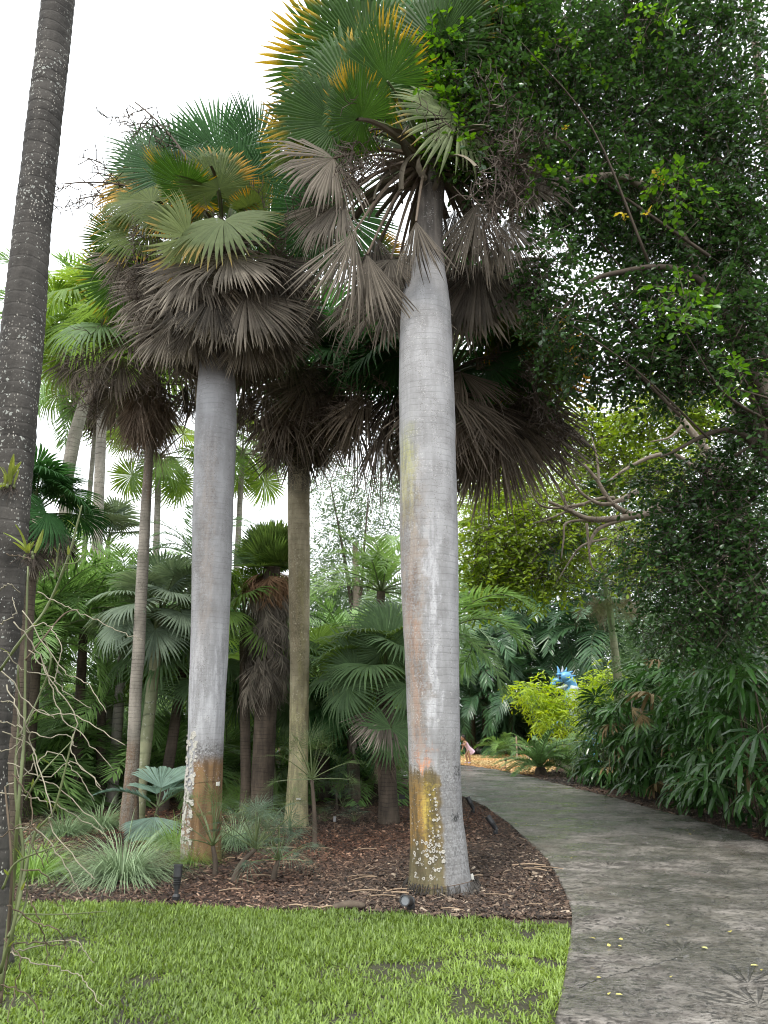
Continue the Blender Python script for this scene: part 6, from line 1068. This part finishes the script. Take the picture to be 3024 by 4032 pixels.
# ------------------------------------------------------------------ garden lights, labels, tags
m_blk = mat_simple('black_lamp_metal', (.022, .022, .024), .4, .5, .2); m_lens = mat_simple('lamp_glass', (.12, .13, .14), .1, .6)
def spotlight(g, d, label, sc=1.0, stake=.08):
    g = Vector((g.x, g.y, 0)); t = thing('garden_spotlight', tuple(g), label, 'garden light', 'spotlights in the mulch bed'); d = Vector(d).normalized(); piv = g + Vector((0, 0, stake + .05))
    b = B(); b.lathe([(.02, -.04), (.034, .0), (.036, .05 * sc), (.02, .07 * sc), (.016, stake + .05)], 12, M=Matrix.Translation(g)); put('stake', b.mesh('stake', m_blk), t)
    M = Matrix.Translation(piv) @ d.to_track_quat('Z', 'Y').to_matrix().to_4x4() @ Matrix.Scale(sc, 4)
    b = B(); b.lathe([(0, -.03), (.026, -.03), (.03, 0), (.036, .012), (.031, .016), (.037, .03), (.032, .034), (.038, .05), (.033, .054), (.039, .07), (.039, .15), (.042, .155), (.042, .172), (.034, .172), (.032, .158)], 18, M=M); put('lamp_body', b.mesh('lamp_body', m_blk), t)
    b = B(); b.lathe([(0, .16), (.033, .16)], 18, M=M); put('lens', b.mesh('lens', m_lens), t)
spotlight(G(692, 3552), (-.02, .1, 1), 'upright black spotlight beside the big blue-green grass clump', 1.0, .09)
spotlight(G(1618, 3588), (-.25, -.75, .18), 'black spotlight lying tilted in front of the tall silver palm', 1.1, .03)
spotlight(G(1952, 3290), (-.55, .2, .8), 'black spotlight leaning left near the path edge', 1.1, .05)
spotlight(G(1862, 3206), (-.45, .2, .9), 'black spotlight behind the tall silver palm beside the path', 1.1, .06)
spotlight(G(2412, 3092), (.1, .2, 1), 'dark spotlight at the far end of the lady palm hedge', 1.1, .1)
gl = G(1583, 3220); tl = thing('plant_label', tuple(gl), 'small dark plant label on a stake by the shaggy-trunked palm', 'plant label'); b = B(); b.box(gl + Vector((0, 0, .15)), (.006, .006, .17)); put('stake', b.mesh('stake', m_blk), tl); b = B(); b.box(gl + Vector((0, -.01, .33)), (.05, .006, .035), Matrix.Rotation(R_(-25), 4, 'X')); put('plate', b.mesh('plate', m_blk), tl)
gl = G(1317, 3290); tl = thing('plant_label', tuple(gl), 'thin plant label stake in the mulch right of the mossy palm', 'plant label'); b = B(); b.box(gl + Vector((0, 0, .1)), (.004, .004, .12)); put('stake', b.mesh('stake', m_iron), tl); b = B(); b.box(gl + Vector((0, -.008, .22)), (.02, .004, .035)); put('plate', b.mesh('plate', mat_simple('grey_plate', (.16, .16, .16), .4)), tl)
m_tag = mat_simple('white_tag', (.66, .64, .58), .5)
for prof, th, z, w, h, lab in ((pr3, .25, P(1172, 3141, Y3).z, .035, .012, 'small white tag fixed to the mossy trunk'), (pr2, 1.05, P(860, 3083, Y2).z, .03, .022, 'small grey tag strapped to the brown-footed silver palm')):
    q, nn = on_trunk(prof, th, z, .008); b = B(); b.box(q, (w, .004, h), Matrix.Rotation(th, 4, 'Z')); o = put('trunk_tag', b.mesh('trunk_tag', m_tag), None); tagit(o, lab, 'tag')
q = G(1862, 3495); b = B(); b.box(q + Vector((-.02, .02, .07)), (.045, .004, .04), Matrix.Rotation(R_(-25), 4, 'Y') @ Matrix.Rotation(R_(-30), 4, 'X')); o = put('paper_tag', b.mesh('paper_tag', m_tag)); tagit(o, 'white tag propped against the foot of the tall silver palm', 'tag')
b = B(); pts = [on_trunk(pr1, a, .085 + .02 * math.sin(a * 2), .02)[0] for a in np.linspace(-1.2, 1.3, 24)]; b.tube(pts, .003, 5); o = put('cord', b.mesh('cord', m_iron)); tagit(o, 'thin cord tied round the foot of the tall silver palm', 'cord')
b = B(); pts = [on_trunk(pr2, a, P(800, 3075, Y2).z + .01 * math.sin(a * 3), .006)[0] for a in np.linspace(-1.5, 1.5, 24)]; b.tube(pts, .002, 5); o = put('cord', b.mesh('cord', m_iron)); tagit(o, 'thin cord round the brown-footed silver palm holding its tag', 'cord')
# log, twigs and fallen leaves
gl = G(1375, 3588); b = B(); b.tube(smooth_path([gl + Vector((-.14, -.01, .03)), gl + Vector((0, .01, .05)), gl + Vector((.13, .03, .035))], 5), lerp_r([.028, .036, .025], 11), 8); o = put('log', b.mesh('log', m_tr_dark, True)); tagit(o, 'short dark charred log on the mulch at the lawn edge', 'log')
m_stk = mat_simple('dry_stick', (.30, .22, .15), .85, .2, .4, 10); rs = np.random.RandomState(99)
for i in range(34):
    for _ in range(50):
        px, py = rs.uniform(900, 2200), rs.uniform(3240, 3600); g = G(px, py)
        if not inpoly(np.array([g.x]), np.array([g.y]), LAWN)[0] and inpoly(np.array([g.x]), np.array([g.y]), BED)[0]: break
    a = rs.uniform(-.6, .6); l = rs.uniform(.06, .2); d = Vector((math.cos(a), math.sin(a), 0)); b = B(); b.tube(smooth_path([g - d * l + Vector((0, 0, .028)), g + Vector((rs.normal(0, .01), rs.normal(0, .01), .04)), g + d * l + Vector((0, 0, .03))], 3), rs.uniform(.003, .008), 5); o = put('twig', b.mesh('twig', m_stk)); tagit(o, 'dry pale twig lying on the brown mulch', 'twig', 'twigs on the mulch')
m_fl = mat_leaf('fallen_leaf', (.55, .46, .08), (.50, .50, .22), None, trans=.1, var=.4); rs = np.random.RandomState(111); lf = []
for i in range(3): b = B(); place_leaves(b, np.zeros((1, 3)), np.array([[1., 0, .0]]), np.array([[0, 0, 1.]]), .055 + .01 * i, np.array([[.5, .3 * i, 0]]), wid=1.3); lf.append(b.mesh('fallen_leaf', m_fl))
FL = [(2037, 3256), (2075, 3258), (2110, 3262), (2260, 3270), (2140, 3245), (2650, 3282), (2705, 3283), (2712, 3298), (2738, 3286), (2740, 3370), (2625, 3668), (2438, 3727), (2406, 3750), (2450, 3758), (2790, 3767), (2345, 3848), (2350, 3884), (2645, 3884), (2403, 3945), (2455, 3955), (2990, 3835), (3002, 3850), (2545, 3220), (2390, 3190), (2365, 3150), (2580, 3160), (2120, 3312), (2250, 3395), (2880, 3700), (2320, 3720)]
for i, (px, py) in enumerate(FL):
    g = G(px, py); o = put('fallen_leaf', lf[i % 3], None, Matrix.Translation(g + Vector((0, 0, .05))) @ Matrix.Rotation(rs.uniform(0, 6.28), 4, 'Z') @ Matrix.Rotation(rs.normal(0, .25), 4, 'X') @ Matrix.Scale(rs.uniform(.4, .8), 4)); tagit(o, 'small yellow leaf fallen on the wet grey path', 'leaf', 'fallen leaves on the path')
# ------------------------------------------------------------------ orchids at the left edge
m_orl = mat_leaf('orchid_leaf', (.16, .22, .05), (.26, .30, .07), None, trans=.3); m_ors = mat_simple('orchid_stem', (.10, .12, .045), .5, .4, .3, 14); m_ort = mat_simple('aerial_root', (.25, .225, .165), .75, .3, .4, 12); m_orr = mat_simple('dry_aerial_root', (.10, .075, .05), .8, .3, .4, 12)
def strap(L, w, droop): 
    b = B(); V, K = [], []
    for s in np.linspace(0, 1, 6):
        for e in (-1, 0, 1): V.append([L * s, e * w * math.sin(math.pi * min(.95, .15 + s * .8)), -droop * s * s * L + (0 if e else -w * .35)]); K.append([s, .5, 0])
    return b.add(V, None, [[i * 3 + e, i * 3 + e + 1, i * 3 + e + 4, i * 3 + e + 3] for i in range(5) for e in (0, 1)], K).mesh('leaf', m_orl)
st_l = [strap(.17, .017, .15), strap(.22, .02, .35), strap(.12, .014, .1)]
for k, (px, py, lab) in enumerate(((40, 1915, 'orchid with round pseudobulbs clinging to the spotted trunk'), (115, 2185, 'small orchid with green strap leaves below the bulbous one'))):
    q = P(px, py, 5.36); t = thing('orchid', tuple(q), lab, 'orchid'); rs = np.random.RandomState(950 + k)
    for i in range(9 if k == 0 else 4): b = B(); c = q + Vector((rs.normal(0, .035) - (.03 if k == 0 else 0), rs.normal(0, .01) - .02, rs.normal(0, .014))); b.ball(c, (.013, .013, .02), 8, 6); put('pseudobulb', b.mesh('pseudobulb', m_ors, True), t)
    for i in range(7): put('leaf', st_l[i % 3], t, orient(dirv(R_(rs.uniform(-80, 80)), R_(rs.choice([70, 55, 30, -20, -60], p=[.35, .3, .2, .05, .1]))), rs.normal(0, .5), q + Vector((rs.normal(0, .03), -.02, .01)), rs.uniform(.7, 1.1)))
    b = B(); P0, P1 = [], []
    for i in range(60): p = np.array(q) + rs.normal(0, .025, 3); P0.append(p); P1.append(p + np.array([rs.normal(0, .03), rs.normal(0, .01), -rs.uniform(.02, .09)]))
    b.sticks(P0, P1, .002, .0012); put('roots', b.mesh('roots', m_wire), t)
to = thing('climbing_orchid', tuple(G(5, 4010)), 'scrambling leafless orchid with green stems and zigzag pale aerial roots', 'orchid'); Yo = 3.9
def opx(L, dY=0.0): return [P(a, c, Yo + dY + .06 * math.sin(i * 1.9 + a)) for i, (a, c) in enumerate(L)]
stems = [([(0, 3830), (60, 3620), (130, 3300), (215, 3180), (290, 2890)], .010), ([(0, 3900), (50, 3500), (70, 3200), (95, 2900), (100, 2600), (110, 2230)], .011), ([(20, 3820), (60, 3600), (90, 3350), (60, 3100), (75, 2800), (70, 2620)], .010), ([(0, 2640), (90, 2510), (185, 2390), (270, 2190), (305, 2060), (322, 1990)], .009), ([(10, 3500), (60, 3400), (170, 3350), (290, 3310)], .007), ([(0, 3950), (30, 3700), (45, 3400), (20, 3100)], .010), ([(100, 2600), (165, 2520), (250, 2420), (310, 2400)], .006), ([(75, 2900), (150, 2750), (200, 2600), (160, 2480)], .006), ([(215, 2280), (225, 2200), (235, 2140)], .006), ([(255, 2220), (300, 2215), (330, 2180)], .005), ([(40, 3600), (120, 3600), (250, 3600), (420, 3588)], .005), ([(100, 3150), (160, 3050), (280, 2920)], .006), ([(30, 3690), (100, 3560), (110, 3400)], .007)]
for i, (L, r) in enumerate(stems):
    pts = smooth_path(opx(L, .03 * (i % 4)), 6); b = B(); b.tube(pts, lerp_r([r * .85, r * .72, r * .4], len(pts)) * (1 + .25 * (np.arange(len(pts)) % 4 == 0)), 6); put('stem', b.mesh('stem', m_ors if i not in (5, 6) else m_orr, True), to)
    rs = np.random.RandomState(960 + i)
    if i in (0, 3, 4, 8, 11):
        for j in range(3, len(pts) - 2, 5): put('leaf', st_l[2], to, orient(dirv(R_(rs.uniform(-90, 90)), R_(rs.uniform(30, 80))), 0, pts[j], rs.uniform(.35, .6)))
roots = [([(10, 2640), (150, 2800), (300, 2820), (490, 2940)], 1), ([(60, 2450), (170, 2600), (230, 2800), (330, 2900), (440, 3025)], 1), ([(90, 2400), (250, 2640), (330, 2680), (420, 2800)], 1), ([(10, 2880), (120, 2940), (150, 3060), (240, 3110), (410, 3270)], 1), ([(30, 3000), (180, 3060), (280, 3000), (400, 3100)], 1), ([(0, 3120), (120, 3140), (220, 3170), (330, 3230), (420, 3290)], 1), ([(20, 2700), (90, 2830), (130, 2950), (200, 3180), (200, 3250), (340, 3430), (370, 3460)], 1), ([(120, 2560), (200, 2680), (300, 2830), (280, 2960), (400, 3110)], 1), ([(60, 3260), (150, 3270), (250, 3390), (330, 3530)], 1), ([(40, 3740), (110, 3780), (250, 3820), (330, 3860), (400, 3970)], 1), ([(20, 3760), (150, 3720), (290, 3700), (370, 3790)], 1), ([(50, 3720), (160, 3710), (230, 3720), (300, 3680)], 0), ([(30, 3560), (120, 3620), (220, 3660), (260, 3720), (230, 3790)], 0), ([(20, 3690), (80, 3780), (60, 3900), (30, 4032)], 0), ([(0, 3880), (80, 3900), (160, 3980), (170, 4060)], 0), ([(110, 3500), (140, 3590), (180, 3720), (190, 3840)], 0), ([(30, 2180), (70, 2190), (120, 2200)], 0), ([(0, 2460), (60, 2420), (50, 2350)], 1), ([(0, 2320), (40, 2300), (80, 2330)], 1), ([(100, 2480), (190, 2460), (240, 2560), (200, 2700)], 1), ([(150, 2330), (240, 2380), (350, 2430), (480, 2490), (560, 2520)], 1), ([(10, 2760), (60, 2780), (90, 2900), (60, 3000), (90, 3120)], 1), ([(0, 2960), (80, 2920), (140, 2800), (220, 2830)], 1), ([(20, 3100), (110, 3040), (200, 2960), (290, 3030), (370, 3150)], 1), ([(80, 3420), (190, 3450), (230, 3560), (280, 3620)], 0), ([(0, 3300), (90, 3250), (160, 3290), (190, 3400)], 0), ([(50, 3050), (130, 3160), (120, 3300), (180, 3420)], 0), ([(10, 2560), (100, 2640), (190, 2660), (250, 2720), (360, 2790)], 1), ([(0, 2840), (70, 2860), (170, 2900), (260, 2890), (300, 2940)], 1)]
for i, (L, k) in enumerate(roots):
    pts = smooth_path(opx(L, -.12 + .05 * (i % 6)), 7); rs = np.random.RandomState(980 + i); kink = .0045
    pts = [p + Vector((rs.normal(0, kink), rs.normal(0, kink), rs.normal(0, kink))) for p in pts]; b = B(); b.tube(pts, lerp_r([.0034, .0029, .002], len(pts)), 5); put('aerial_root', b.mesh('aerial_root', m_ort if k else m_orr, True), to)
